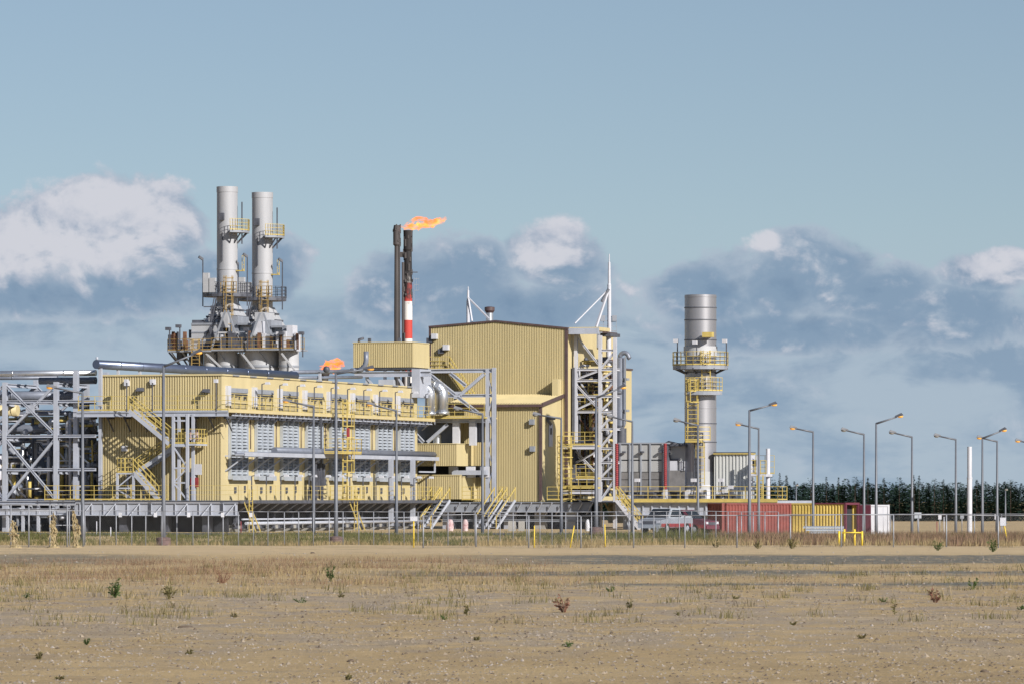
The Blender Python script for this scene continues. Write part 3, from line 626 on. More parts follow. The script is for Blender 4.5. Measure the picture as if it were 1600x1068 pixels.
#PART3
# ================================================================== TWIN EXHAUST STACKS and their module
def gp(px, py, s): p = Wp(px, py, s); g = W2G(p.x, p.y); return g[0], g[1], p.z
SS = 16.0
def ring(c, r, z, n=20, a0=0, a1=2 * math.pi): return [(c[0] + r * math.cos(a0 + (a1 - a0) * i / n), c[1] + r * math.sin(a0 + (a1 - a0) * i / n), z) for i in range(n + (0 if abs(a1 - a0 - 2 * math.pi) < 1e-6 else 1))]
def exhaust(px, ptop, pplat, pring, pbot, pxb, lab, s):
    x, y, zt = gp(px, ptop, s); _, _, zb = gp(px, pbot, s); zp, zr = gp(px, pplat, s)[2], gp(px, pring, s)[2]; r = 16.2 / s
    t = thing('exhaust_stack', lab, 'chimney', (x, y, zb), 'twin exhaust stacks')
    MB().lathe((x, y), [(r * 1.0, zb), (r * 1.0, zr - .05), (r * 1.035, zr - .05), (r * 1.035, zr + .06), (r, zr + .06), (r, zt - .55), (r * 1.03, zt - .55), (r * 1.03, zt), (r * .86, zt), (r * .86, zt - 1.2), (.05, zt - 1.2)], 40).build('shaft', 'stack', t)
    # side platform, facing the right and the front
    pl = MB(); ra, rb = r * 1.02, r + 1.15; a0, a1 = rad(-152), rad(-55)
    i_, o_ = ring((x, y), ra, zp, 14, a0, a1), ring((x, y), rb, zp, 14, a0, a1)
    for k in range(14):
        pl.hexa([(*i_[k][:2], zp - .22), (*o_[k][:2], zp - .22), (*o_[k + 1][:2], zp - .22), (*i_[k + 1][:2], zp - .22), i_[k], o_[k], o_[k + 1], i_[k + 1]])
    pl = pl.build('platform', 'midgrey', t); m = MB(); m.rail(o_, sp=.9, w=.06); m.build('railing', 'rail', pl)
    m = MB()
    for k in (1, 5, 9, 13): m.bar(o_[k], (i_[k][0], i_[k][1], zp - 1.2), .1)
    m.bar((x - r * .2, y - r - .6, zp - 1.3), (x - r * .2, y - r - .6, zp + 2.8), .1); m.bar((x - r - .1, y + .1, zp - 3), (x - r - .1, y + .1, zp - .2), .08); m.build('bracket', 'dark', pl)
    MB().box(x - r - .3, x - r, y - .1, y + .4, zp + 1.0, zp + 1.7).build('sampling_port', 'dark', t)
    m = MB(); m.box(x - .3, x + .3, y - r - .7, y - r, zr - .2, zr - .1); m.rail([(x - .3, y - r - .65, zr - .1), (x + .3, y - r - .65, zr - .1)], h=1.4, sp=.5, w=.06); m.build('rest_platform', 'rail', t)
    # foot platform
    zf = zb + .9; fp = MB(); o2 = ring((x, y), r + 1.35, zf, 20)
    i2 = ring((x, y), r * 1.0, zf, 20)
    for k in range(20): q = (k + 1) % 20; fp.hexa([(*i2[k][:2], zf - .3), (*o2[k][:2], zf - .3), (*o2[q][:2], zf - .3), (*i2[q][:2], zf - .3), i2[k], o2[k], o2[q], i2[q]])
    fp = fp.build('foot_platform', 'dark', t); m = MB(); m.rail(o2, sp=.8, w=.07, closed=True); m.build('railing', 'dark', fp)
    m = MB(); m.box(x - r - 1.3, x - r - .9, y + .4, y + 1.0, zf + .1, zf + 1.5); m.box(x - r - 1.3, x - r - .8, y + 1.1, y + 1.65, zf + .1, zf + 2.0); m.build('control_box', 'base', fp)
    m = MB()
    for yy, h in ((y + r + 1.3, 3.4), (y - r - 1.3, 3.6)): m.bar((x - .6, yy, zf - 1.2), (x - .6, yy, zf + h), .09); m.bar((x - .6, yy, zf + h), (x - .9, yy + .3, zf + h + .25), .22)
    m.build('mast_light', 'dark', fp)
    # caged ladder from the module to the foot platform, facing the front
    m = MB(); yl = y - r * .9; m.ladder((x - r - .9, yl, zb - 5.2), 7.8, (0, 1, 0), (-1, 0, 0), .8, True, .06); m.rail([(x - r - 1.3, yl + .7, zf), (x - r - 1.3, yl - .9, zf)], sp=.6, w=.07); m.build('caged_ladder', 'rail_rust', t)
    m = MB()
    for k in (0, .9): m.bar((x - r - 1.2, y + 1.4 - k, zb - 5), (x - r - 1.2, y + .2 - k, zf), .12); m.bar((x - r - 1.2, y + 1.4 - k, zb - 3.9), (x - r - 1.2, y + .2 - k, zf + 1.1), .08)
    for k in range(4): m.bar((x - r - 1.2, y + 1.6, zb - 4 + k * 1.2), (x - r - 1.2, y - .6, zb - 4 + k * 1.2), .1)
    m.bar((x - r - 1.2, y - .5, zb - 5), (x - r - 1.2, y - .5, zb), .13); m.bar((x - r - 1.2, y + .8, zb - 5), (x - r - 1.2, y + .8, zb - .3), .13); m.build('stair_frame', 'dark', t)
    # transition hood under the shaft
    zh = zb - 1.9; w = 1.75 * r
    MB().hexa([(x - w, y - w, zh), (x + w, y - w, zh), (x + w, y + w, zh), (x - w, y + w, zh), (x - r * .9, y - r * .9, zb), (x + r * .9, y - r * .9, zb), (x + r * .9, y + r * .9, zb), (x - r * .9, y + r * .9, zb)]).build('hood', 'base', t)
    m = MB()
    for k in (.3, .65): q = w * (1 - k) + r * .9 * k; zz = zh + (zb - zh) * k; m.box(x - q - .1, x - q, y - q - .1, y + q + .1, zz - .08, zz + .08); m.box(x - q - .1, x + q, y - q - .12, y - q, zz - .08, zz + .08)
    for sg in (-1, 1): m.bar((x - w - .05, y + sg * w, zh - 2.0), (x - r - .2, y + sg * r * .7, zb - .2), .2)
    m.build('hood_rib', 'dark', t)
    return x, y, zh
st1 = exhaust(355, 292, 361, 421, 474, 353, 'tall weathered grey exhaust stack, the higher one of the pair', SS)
st2 = exhaust(410, 301, 369, 427, 480, 409, 'tall weathered grey exhaust stack, the lower one of the pair', 15.7)
MX = st1[0]; f0 = MX - 2.4
SM = thing('exhaust_module', 'grey plated module with railed gallery under the twin exhaust stacks', 'exhaust module', (MX, st1[1], 3))
def sbox(nm, pa, pb, pt, pbm, xa, dep, mn, par=SM): y0, y1 = gya(pa, xa), gya(pb, xa); return MB().box(xa, xa + dep, y1, y0, za(pbm, xa, y0), za(pt, xa, y0)).build(nm, mn, par)
b1 = sbox('upper_casing', 299, 349, 507, 548, f0, 6, 'base'); b2 = sbox('upper_casing', 371, 398, 507, 545, f0 + .6, 6, 'base'); b3 = sbox('upper_casing', 424, 446, 511, 545, f0 + .6, 3, 'base')
for p, (pa, pb, pt, pbm) in ((b1, (299, 349, 507, 548)), (b2, (371, 398, 507, 545)), (b3, (424, 446, 511, 545))):
    m = MB(); y0, y1 = gya(pa, f0), gya(pb, f0); z0, z1 = za(pbm, f0, y0), za(pt, f0, y0)
    m.box(f0 - .1, f0 + .55, y1, y0, z1 - .05, z1 + .15)
    for k in (.36, .7): m.box(f0 - .06, f0 - .01, y1, y0, z0 + (z1 - z0) * k - .06, z0 + (z1 - z0) * k + .06)
    m.box(f0 - .1, f0 + .3, y1, y1 + .3, z0, z1); m.build('rib', 'midgrey', p)
sbox('cabinet', 396, 409, 502, 546, f0 - .8, 2, 'white'); sbox('cabinet', 448, 457, 508, 546, f0 - .8, 1.4, 'white'); sbox('cabinet', 459, 463, 520, 548, f0 - .8, 1.2, 'white')
sbox('service_duct', 295, 301, 515, 580, f0 + .5, 3, 'dark'); sbox('dark_recess', 309, 340, 536, 546, f0 - .06, .05, 'dark')
for pa, pb, mn in ((316, 336, 'base'), (336, 366, 'base'), (376, 428, 'base'), (432, 462, 'base')):
    y0, y1 = gya(pa, f0), gya(pb, f0); r = (y0 - y1) / 2; z1 = za(548, f0, y0); z0 = za(592, f0, y0); q = MB().lathe((f0 + r * .8, (y0 + y1) / 2), [(r, z0), (r, z1), (r * .9, z1 + .1)], 18).build('drum', mn, SM)
    m = MB(); zz = za(572, f0, y0); m.lathe((f0 + r * .8, (y0 + y1) / 2), [(r * 1.02, zz - .1), (r * 1.05, zz - .1), (r * 1.05, zz + .1), (r * 1.02, zz + .1)], 18, False); m.build('hoop', 'midgrey', q)
sbox('lower_casing', 322, 444, 552, 640, f0 + 1.5, 4, 'base')
for pa, pb, pt, mn in ((262, 330, 548, 'dark'), (330, 458, 546, 'dark')):
    y0, y1 = gya(pa, f0 - 1.2), gya(pb, f0 - 1.2); z = za(pt, f0, y0); g = MB().box(f0 - 1.25, f0 + 3, y1, y0, z - .14, z).build('gallery', 'midgrey', SM)
    m = MB(); m.rail([(f0 + 1.5, y0, z), (f0 - 1.2, y0, z), (f0 - 1.2, y1, z), (f0 + 2, y1, z)], sp=1.0, w=.06); m.build('railing', 'rail_rust', g)
    m = MB(); n = 4
    for k in range(n): yy = y0 + (y1 - y0) * (k + .3) / n; m.bar((f0 - 1.15, yy, z - .1), (f0 + .2, yy - .5, z - 1.4), .1)
    m.build('gallery_strut', 'midgrey', g)
m = MB(); yy = gya(264, f0); m.bar((f0, yy, za(550, f0, yy)), (f0, gya(282, f0), za(572, f0, yy)), .14); m.bar((f0, gya(280, f0), za(550, f0, yy)), (f0, gya(295, f0), za(574, f0, yy)), .14); sbox('service_duct', 276, 284, 549, 562, f0 - .2, 1.5, 'dark'); m.build('gallery_strut', 'dark', SM)
m = MB(); yy = gya(305, f0 - 2); m.ladder((f0 - 1.9, yy, za(582, f0, yy)), za(530, f0, yy) - za(582, f0, yy), (0, 1, 0), (-1, 0, 0), .8, True, .07); m.build('caged_ladder', 'rail_rust', SM)
for px, pt in ((265, 515), (281, 511), (387, 516), (442, 522), (473, 522)):
    yy = gya(px, f0 - 1.5); m = MB(); m.bar((f0 - 1.5, yy, za(558 if px > 470 else 546, f0, yy)), (f0 - 1.5, yy, za(pt, f0, yy)), .1); z = za(pt, f0, yy); m.box(f0 - 1.8, f0 - 1.3, yy - .1, yy + .35, z - .1, z + .2); m.build('mast_light', 'dark', SM)
rs = random.Random(4); m = MB(); m2 = MB(); m3 = MB()
for k in range(40):
    px = rs.choice([rs.uniform(264, 296), rs.uniform(345, 420), rs.uniform(420, 470)]); yy = gya(px, f0 - 1); z0 = za(546, f0, yy); q = rs.choice((m, m, m2, m3)); e = rs.uniform(.5, 1.8)
    q.box(f0 - 1.2, f0 - .9, yy, yy + rs.uniform(.12, .5), z0, z0 + e)
for q_, nm, mn in ((m, 'gallery_pipework', 'dark'), (m2, 'gallery_valve', 'orange'), (m3, 'gallery_box', 'white')): q_.build(nm, mn, SM)['kind'] = 'stuff'
for pa, pb, pt, pbm, xa, dep, mn in ((345, 356, 488, 512, f0 - .3, 3, 'base'), (357, 372, 494, 546, f0 + .2, 3, 'midgrey'), (398, 412, 488, 508, f0, 3, 'base'), (410, 424, 500, 546, f0 + .1, 3, 'midgrey'), (300, 318, 500, 507, f0 + .3, 2, 'dark'), (284, 297, 528, 548, f0 - .4, 2, 'midgrey'), (270, 280, 532, 547, f0 - .6, 1, 'white'), (384, 396, 520, 546, f0 - .6, 1, 'base'), (428, 441, 524, 546, f0 - .7, 1, 'base')): sbox('duct_casing', pa, pb, pt, pbm, xa, dep, mn)
for pa, ya, pb, yb in ((352, 486, 330, 546), (356, 486, 376, 546), (406, 490, 386, 546), (412, 490, 430, 546), (340, 520, 372, 520), (396, 524, 428, 524), (322, 552, 352, 580), (378, 552, 400, 580), (440, 552, 460, 578)): MB().bar((f0 - 1.0, gya(pa, f0 - 1), za(ya, f0, gya(pa, f0))), (f0 - 1.0, gya(pb, f0 - 1), za(yb, f0, gya(pb, f0))), .16).build('brace', 'midgrey' if yb > 530 and yb < 550 else 'base', SM)
m = MB(); yy = gya(330, f0); m.bar((f0 - .1, gya(349, f0), za(480, f0, yy)), (f0 - .1, gya(318, f0), za(530, f0, yy)), .1); m.bar((f0 - .3, gya(330, f0), za(512, f0, yy)), (f0 - .3, gya(340, f0), za(540, f0, yy)), .3); m.build('brace', 'dark', SM)
# ================================================================== FLARE STACKS
SF = 10.0
fm = bpy.data.materials.new('flare_paint'); fm.use_nodes = True; NT = fm.node_tree; B = NT.nodes['Principled BSDF']; B.inputs['Roughness'].default_value = .75
tc = nd('ShaderNodeTexCoord'); sp = nd('ShaderNodeSeparateXYZ'); lk(tc.outputs['Object'], sp.inputs[0])
n = nd('ShaderNodeTexNoise'); mp = nd('ShaderNodeMapping'); lk(tc.outputs['Object'], mp.inputs[0]); mp.inputs['Scale'].default_value = (1, 1, .45); lk(mp.outputs[0], n.inputs['Vector']); n.inputs['Scale'].default_value = 1.0; n.inputs['Detail'].default_value = 6; n.inputs['Roughness'].default_value = .65
zt_ = (HOR - 352) / SF + HC; zs = lambda py: HC + (HOR - py) / SF
bandn = M('GREATER_THAN', M('SINE', M('MULTIPLY', M('ADD', sp.outputs[2], -zs(529) + .0), math.pi / 2.9)), 0.0)
col = MIXC(bandn, (.66, .64, .63), (.45, .05, .04))
soot = SMOOTH(M('ADD', M('MULTIPLY', sp.outputs[2], .11), M('MULTIPLY', M('SUBTRACT', n.outputs[0], .5), 1.8)), zs(440) * .11 - .35, zs(440) * .11 + .1)
lk(MIXC(soot, col, (.018, .016, .018)), B.inputs['Base Color'])
fm2 = mat('sooty_steel', (.028, .024, .026), .8, 0, .4, .5, col2=(.10, .09, .09), streak=True); MT['soot'] = fm2
flm = bpy.data.materials.new('gas_flame'); flm.use_nodes = True; NT = flm.node_tree; NT.nodes.clear()
tc = nd('ShaderNodeTexCoord'); n = nd('ShaderNodeTexNoise'); mp = nd('ShaderNodeMapping'); lk(tc.outputs['Object'], mp.inputs[0]); mp.inputs['Scale'].default_value = (.6, 1, 1.6); lk(mp.outputs[0], n.inputs['Vector']); n.inputs['Scale'].default_value = .9; n.inputs['Detail'].default_value = 6; n.inputs['Roughness'].default_value = .7; n.inputs['Distortion'].default_value = 1.0
r = nd('ShaderNodeValToRGB'); cr = r.color_ramp; cr.elements[0].position = .34; cr.elements[0].color = (.6, .07, .012, 1); cr.elements[1].position = .68; cr.elements[1].color = (1, .62, .15, 1); e = cr.elements.new(.52); e.color = (1, .27, .035, 1)
lk(n.outputs[0], r.inputs[0]); em = nd('ShaderNodeEmission'); lk(r.outputs[0], em.inputs[0])       # burning gas: a glowing volume, ragged by noise
lw = nd('ShaderNodeTexNoise'); lk(mp.outputs[0], lw.inputs['Vector']); lw.inputs['Scale'].default_value = 1.3; lw.inputs['Detail'].default_value = 5; lw.inputs['Roughness'].default_value = .65
lk(M('MULTIPLY', SMOOTH(lw.outputs[0], .40, .62), 3.2), em.inputs[1]); ab = nd('ShaderNodeVolumeAbsorption'); ab.inputs[0].default_value = (.85, .35, .1, 1); lk(M('MULTIPLY', SMOOTH(lw.outputs[0], .40, .62), 3.0), ab.inputs[1])
ad = nd('ShaderNodeAddShader'); lk(em.outputs[0], ad.inputs[0]); lk(ab.outputs[0], ad.inputs[1]); om = nd('ShaderNodeOutputMaterial'); lk(ad.outputs[0], om.inputs['Volume'])
def flare(px, r, top, m, lab):
    p = Wp(px, top, SF); t = thing('flare_stack', lab, 'flare stack', (p.x, p.y, 0), None, False)
    prof = [(r * 1.12, 0), (r * 1.1, zs(480)), (r, zs(420)), (r * .95, p.z - 3.3), (r * 1.5 if r < .5 else r * 1.15, p.z - 3.0), (r * 1.5 if r < .5 else r * 1.15, p.z - .6), (r * 1.2, p.z), (r * .8, p.z), (r * .7, p.z - 1)]
    MB().lathe((p.x, p.y), prof, 18).build('shaft', m, t); return t, p
t1, p1 = flare(620, .38, 352, 'soot', 'thin soot-blackened flare stack beside the red and white one')
m = MB()
for k in range(26): a = U(0, 6.28); z = U(p1.z - 3.4, p1.z - .2); m.box(p1.x + .55 * math.cos(a) - .1, p1.x + .55 * math.cos(a) + .1, p1.y + .55 * math.sin(a) - .1, p1.y + .55 * math.sin(a) + .1, z, z + U(.2, .8))
m.tube([(p1.x + .45, p1.y - .3, 0), (p1.x + .45, p1.y - .3, p1.z - 3)], .09, 6); m.build('burner_head', 'soot', t1)
t2, p2 = flare(637.5, .62, 360, fm, 'thick flare stack with red and white bands and a sooty top')
m = MB(); m.tube([(p2.x - .75, p2.y - .2, 0), (p2.x - .75, p2.y - .2, p2.z - 5)], .22, 8); m.tube([(p2.x - .6, p2.y - .5, 0), (p2.x - .55, p2.y - .5, p2.z - 16)], .16, 6)
for k in range(30): a = U(2.5, 6.28); z = U(zs(470), p2.z - .5); m.box(p2.x + .68 * math.cos(a) - .12, p2.x + .68 * math.cos(a) + .12, p2.y + .68 * math.sin(a) - .1, p2.y + .68 * math.sin(a) + .1, z, z + U(.3, 1.2))
m.box(p2.x, p2.x + 1.5, p2.y - .5, p2.y + .3, zs(426), zs(425)); m.build('riser_pipe', 'soot', t2)
m = MB(); m.ladder((p2.x + .95, p2.y - .3, zs(476)), 4.2, (0, 1, 0), (1, 0, 0), .6, True, .05); m.build('caged_ladder', 'midgrey', t2)
m = MB(); m.bar((p1.x + .3, p1.y, zs(398)), (p2.x - .4, p2.y, zs(398)), .5, .8); m.build('tie', 'soot', t2)
def outward(o):
    import bmesh
    b = bmesh.new(); b.from_mesh(o.data); bmesh.ops.recalc_face_normals(b, faces=b.faces); b.to_mesh(o.data); b.free(); return o
def flame(name, lab, pts, rr, seed):
    mm = MB(); P = [Vector(p) for p in pts]; n = 16; t_ = thing(name, lab, 'flame', tuple(P[0]), None, False); path = []; rads = []
    for i in range(29):
        u = i / 28 * (len(P) - 1); k = min(int(u), len(P) - 2); q = P[k].lerp(P[k + 1], u - k); ra = rr[k] + (rr[k + 1] - rr[k]) * (u - k)
        q = q + Vector((0, 0, .55 * ra * mnoise.noise(Vector((i * .35, seed, 0))))); path.append(q); rads.append(max(.03, ra * (1 + .55 * mnoise.noise(Vector((i * .5, 7, seed))))))
    mm.tube(path, 1, n, True, rads)
    mm.v = [tuple(Vector(v) + Vector((mnoise.noise(Vector(v) * .9), 0, mnoise.noise(Vector(v) * 1.1 + Vector((5, seed, 0))))) * .32) for v in mm.v]
    outward(mm.build('flame_tongue', flm, t_)); return t_
q = lambda px, py: Wp(px, py, SF)
ft = flame('gas_flame', 'orange gas flame blown sideways from the flare tips', [q(622, 354), q(638, 356), q(655, 353), q(675, 350), q(690, 345), q(697, 338)], [.12, .35, .62, .6, .5, .12], 1)
mm = MB(); mm.tube([q(630, 353), q(640, 348), q(652, 342), q(664, 343), q(674, 347)], .4, 12, True, [.08, .32, .42, .38, .12]); mm.v = [tuple(Vector(v) + Vector((0, 0, .3 * mnoise.noise(Vector(v) * .8)))) for v in mm.v]; outward(mm.build('flame_tongue', flm, ft))
gf_ = thing('ground_flare', 'low flare pipe burning behind the roof of the louvred hall', 'flare stack', tuple(Wp(518, 809, SF)), None, False); p3 = Wp(508, 578, SF)
MB().lathe((p3.x, p3.y), [(.5, 0), (.5, p3.z - 1), (.7, p3.z - .6), (.7, p3.z), (.4, p3.z)], 14).build('shaft', 'soot', gf_)
flame('gas_flame', 'pale orange gas flame rising behind the roof of the louvred hall', [q(500, 580), q(508, 573), q(520, 570), q(532, 568), q(539, 563)], [.3, .8, 1.0, .7, .1], 4)
# ================================================================== TALL HALL B with lean-to annex
BXF = 57.0; by0 = gya(885, BXF); by1 = gya(672, BXF); zr_, zl_, zm_ = za(513, BXF, by0), za(511, BXF, by1), za(502, BXF, gya(770, BXF)); ymid = gya(775, BXF); BLEN = gxa(962, by0) - BXF
HB = thing('tall_hall', 'tall pale yellow ribbed hall with brown edge trim and shallow gable', 'building', (BXF, (by0 + by1) / 2, DZ))
gab = lambda y: zr_ + (zm_ - zr_) * (y - by0) / (ymid - by0) if y < ymid else zm_ + (zl_ - zm_) * (y - ymid) / (by1 - ymid)
MB().corr_front(BXF, by0 + .02, by1 - .02, DZ - .1, 0, .15, .075, lambda y: gab(y) - .06).build('gable_wall', 'yellow', HB)
m = MB(); m.box(BXF + .16, BXF + BLEN, by0 + .01, by1 - .01, DZ, zr_ - .12); m.build('side_wall', 'yellow', HB)
m = MB()
for a, b in ((by0 - .15, ymid), (ymid, by1 + .1)): m.hexa([(BXF - .12, a, gab(a) - .05), (BXF + BLEN, a, gab(a) - .05), (BXF + BLEN, b, gab(b) - .05), (BXF - .12, b, gab(b) - .05), (BXF - .12, a, gab(a) + .1), (BXF + BLEN, a, gab(a) + .1), (BXF + BLEN, b, gab(b) + .1), (BXF - .12, b, gab(b) + .1)])
m.build('roof', 'brown', HB)
MB().box(BXF - .06, BXF + .14, by0 - .1, by0 + .12, DZ, zr_ - .06).build('corner_trim', 'brown', HB); MB().box(BXF - .06, BXF + .1, by1 - .08, by1 + .1, za(573, BXF, by1), zl_ - .06).build('corner_trim', 'brown', HB)
for px, py in ((680, 526), (698, 543)): yy = gya(px, BXF); zz = za(py, BXF, yy); MB().box(BXF - .5, BXF, yy - .25, yy + .2, zz - .2, zz + .25).build('floodlight', 'white', HB); MB().box(BXF - .3, BXF, yy + .2, yy + .7, zz - .5, zz - .1).build('floodlight_bracket', 'dark', HB)
fx_, fy = BXF - .05, gya(873, BXF); MB().box(BXF - 1.1, BXF, fy - .25, fy + .25, za(622, BXF, fy), za(592, BXF, fy)).build('vent_fin', 'yellow', HB)
# yellow stair rail against the gable wall
m = MB(); zc = za(577, BXF, 0); m.rail([(BXF - .4, gya(673, BXF), zc), (BXF - .4, gya(705, BXF), zc)], sp=.9, w=.07); m.box(BXF - .9, BXF - .1, gya(705, BXF), gya(673, BXF), zc - .15, zc)
a_, b_ = (BXF - .5, gya(705, BXF), zc), (BXF - .5, gya(755, BXF), za(650, BXF, 0))
for h in (0, .6, 1.1): m.bar((a_[0], a_[1], a_[2] + h), (b_[0], b_[1], b_[2] + h), .09 if h else .25)
m.build('wall_stair', 'rail', HB)
# annex
AXF = BXF - 5.9; ay0 = gya(845, AXF); ay1 = gya(700, AXF); az = za(632, AXF, ay0); azb = za(618, BXF, ay0)
AN = thing('annex', 'lower ribbed annex with lean-to roof against the tall hall', 'building', (AXF, (ay0 + ay1) / 2, DZ))
MB().corr_front(AXF, ay0, ay1, DZ - .1, az, .15, .075).build('front_wall', 'yellow', AN)
m = MB(); m.hexa([(AXF + .1, ay0 + .01, DZ - .1), (BXF, ay0 + .01, DZ - .1), (BXF, ay0 + .3, DZ - .1), (AXF + .1, ay0 + .3, DZ - .1), (AXF + .1, ay0 + .01, az), (BXF, ay0 + .01, azb), (BXF, ay0 + .3, azb), (AXF + .1, ay0 + .3, az)]); m.build('side_wall', 'yellow', AN)
m = MB(); n_ = 34; w_ = (ay1 - ay0 + .3) / n_
for k in range(n_):
    a = ay0 - .2 + k * w_; m.hexa([(AXF - .25, a, az), (BXF - .02, a, azb), (BXF - .02, a + w_ * .98, azb), (AXF - .25, a + w_ * .98, az), (AXF - .25, a, az + .12), (BXF - .02, a, azb + .12), (BXF - .02, a + w_ * .5, azb + .2), (AXF - .25, a + w_ * .5, az + .2)])
rf = m.build('roof', 'yellow', AN); m = MB(); m.bar((AXF - .27, ay0 - .2, az - .05), (AXF - .27, ay1, az - .05), .14, .22); m.bar((AXF - .27, ay0 - .22, az + .03), (BXF, ay0 - .22, azb + .03), .1, .28); m.bar((AXF - .03, ay0, DZ), (AXF - .03, ay0, az - .1), .22); m.build('trim', 'brown', AN)
for px, py in ((832, 658), (833, 700)): yy = gya(px, AXF); zz = za(py, AXF, yy); MB().box(AXF - .35, AXF, yy - .2, yy + .2, zz - .25, zz + .2).build('floodlight', 'midgrey', AN)
xx = gxa(860, ay0); m = MB(); m.box(xx - .5, xx + .5, ay0 - .06, ay0, za(697, xx, ay0), za(661, xx, ay0)); d = m.build('door', 'white', AN); MB().box(xx - .2, xx + .1, ay0 - .1, ay0 - .06, za(678, xx, ay0), za(668, xx, ay0)).build('window', 'black', d)
xx2 = gxa(854, ay0); m = MB(); m.bar((xx2, ay0 - .4, za(663, xx2, ay0)), (xx2, ay0 - .05, za(655, xx2, ay0)), .2); m.box(xx2, xx2 + .9, ay0 - .5, ay0 - .02, za(655, xx2, ay0), za(651, xx2, ay0)); m.build('wall_lamp', 'dark', AN)
# rear yellow block and dark duct
RY = thing('rear_block', 'plain yellow block standing behind the dark vertical duct', 'building', (75, gya(976, 75), DZ)); yy0, yy1 = gya(974, 75), gya(950, 75)
MB().box(75, 77.6, yy0, yy1, DZ - 2, za(576, 75, yy0)).build('wall', 'yellow', RY); MB().box(74.9, 77.7, yy0 - .1, yy1 + .1, za(577, 75, yy0), za(574.5, 75, yy0)).build('roof', 'brown', RY)
DD = thing('vertical_duct', 'dark grey vertical duct with hooded top beside the steel access tower', 'duct', (70, gya(968, 70), DZ)); dx_ = 70; yc = gya(968.5, dx_); rr_ = 9 / 18.2
MB().lathe((dx_, yc), [(rr_ * .5, za(672, dx_, yc)), (rr_, za(664, dx_, yc)), (rr_, za(560, dx_, yc)), (rr_ * .8, za(558, dx_, yc))], 18).build('shell', 'darkpipe', DD)
m = MB(); zt2 = za(558, dx_, yc); m.tube(arc((dx_, yc - .4, zt2), .4, math.pi, 0, 8, (0, -1, 0), (0, 0, 1)) + [(dx_, yc - .9, zt2 - .1)], .2, 8); m.build('hood', 'darkpipe', DD)
m = MB()
for py in (592, 641): z = za(py, dx_, yc); m.bar((dx_, yc + 1.2, z), (dx_, yc - .75, z), .8, .2)
m.bar((dx_ - rr_, yc - rr_ - .15, za(662, dx_, yc)), (dx_ - rr_, yc - rr_ - .15, zt2 + .1), .1); m.build('clamp_beam', 'midgrey', DD)
MB().lathe((dx_ + 1, gya(966, dx_)), [(.45, DZ), (.45, za(668, dx_, yc))], 12).build('lower_duct', 'dark', DD)
# canopy over the tower
CN = thing('canopy_roof', 'flat dark-edged canopy roof reaching out over the steel tower', 'canopy', (60, gya(926, 60), za(520, 60, 0))); cy0, cy1 = gya(969, 62), by0
z0 = za(518, 60, cy1); MB().box(BXF + .3, 60.5, gya(940, 58), cy1 - .16, z0 - .02, z0 + .28).build('roof_slab', 'yellow', CN); m = MB(); m.box(BXF + .1, BXF + .295, gya(940, 58), cy1 - .16, z0 - .32, z0 + .2); m.build('fascia', 'steel', CN)
z0 = za(524, 62, cy0); MB().box(60.6, 63.5, gya(954, 60.6), gya(938, 60.6), z0 - .1, z0 + .18).build('roof_slab', 'dark', CN)
yb = gya(917, 66); MB().box(66, 67, gya(936, 66), gya(888, 66), za(543, 66, yb), za(516, 66, yb)).build('soffit_box', 'midgrey', CN)
for i in range(3): MB().box(65.9, 65.95, gya(926, 66), gya(903, 66), za(538 - 3 * i * 1.1, 66, yb) - .04, za(538 - 3 * i * 1.1, 66, yb) + .06).build('soffit_rib', 'silver', CN)
# ------------------------------------------------------------------ steel access tower
TX = 58.6; TW = thing('steel_tower', 'open white steel tower with braces beside the tall hall', 'steel tower', (TX, gya(925, TX), .5)); T0, T1, T2, TA = (gya(p, TX) for p in (900, 938, 961, 886))
for xr_ in (TX,):
    for yy, zt in ((T0, za(520, TX, T0)), (T1, za(524, TX, T1)), (T2, za(527, TX, T2))): MB().ibeam((xr_, yy, .5 if yy != T0 else za(690, TX, T0)), (xr_, yy, zt), .28, .28, .05).build('column', 'white', TW)
lev = (577, 594, 619, 643, 670, 700, 722, 747, 783)
for i, py in enumerate(lev):
    z = za(py, TX, T0)
    if py not in (783, 670, 722): MB().ibeam((TX, T0 if i not in (1, 3) else TA, z), (TX, T1, z), .2, .2, .04).build('beam', 'white', TW)
    MB().ibeam((TX, T1, z), (TX, T2, z), .2, .2, .04).build('beam', 'white', TW)
    if i % 2 == 0: MB().ibeam((TX, T2, z), (TX + 1.3, T2, z), .2, .2, .04).build('beam', 'white', TW)
for (ya, pa, yb, pb) in ((T0, 524, T1, 572), (T0, 600, T1, 641), (T0, 640, T1, 622), (T0, 592, T1, 578), (T0, 704, T1, 745), (T0, 722, T1, 702)): MB().ibeam((TX - .02, ya, za(pa, TX, ya)), (TX - .02, yb, za(pb, TX, yb)), .16, .16, .04).build('brace', 'white', TW)
lv2 = (548, 577, 594, 619, 643, 670, 700, 722, 747, 783)
MB().ibeam((TX, T1, za(547, TX, T1)), (TX, T2, za(547, TX, T2)), .2, .2, .04).build('beam', 'white', TW)
for i in range(1, len(lv2)):
    MB().ibeam((TX - .02, T1, za(lv2[i] - 1, TX, T1)), (TX - .02, T2, za(lv2[i - 1] + 1, TX, T2)), .17, .17, .04).build('brace', 'white', TW)
MB().lathe((TX + 3, gya(951, TX + 3)), [(.22, za(600, TX, T1)), (.22, za(520, TX, T1))], 10).build('mast_base', 'white', TW)
TG = skid('process_skid', 'yellow gas pipework and valves stacked inside the open steel tower', TX + .8, TX + 3, 890, 950, 560, 775, 21, 5.2, ('rail', 'rail', 'dark', 'dark', 'dark', 'white', 'yellow', 'orange'))
m = MB()
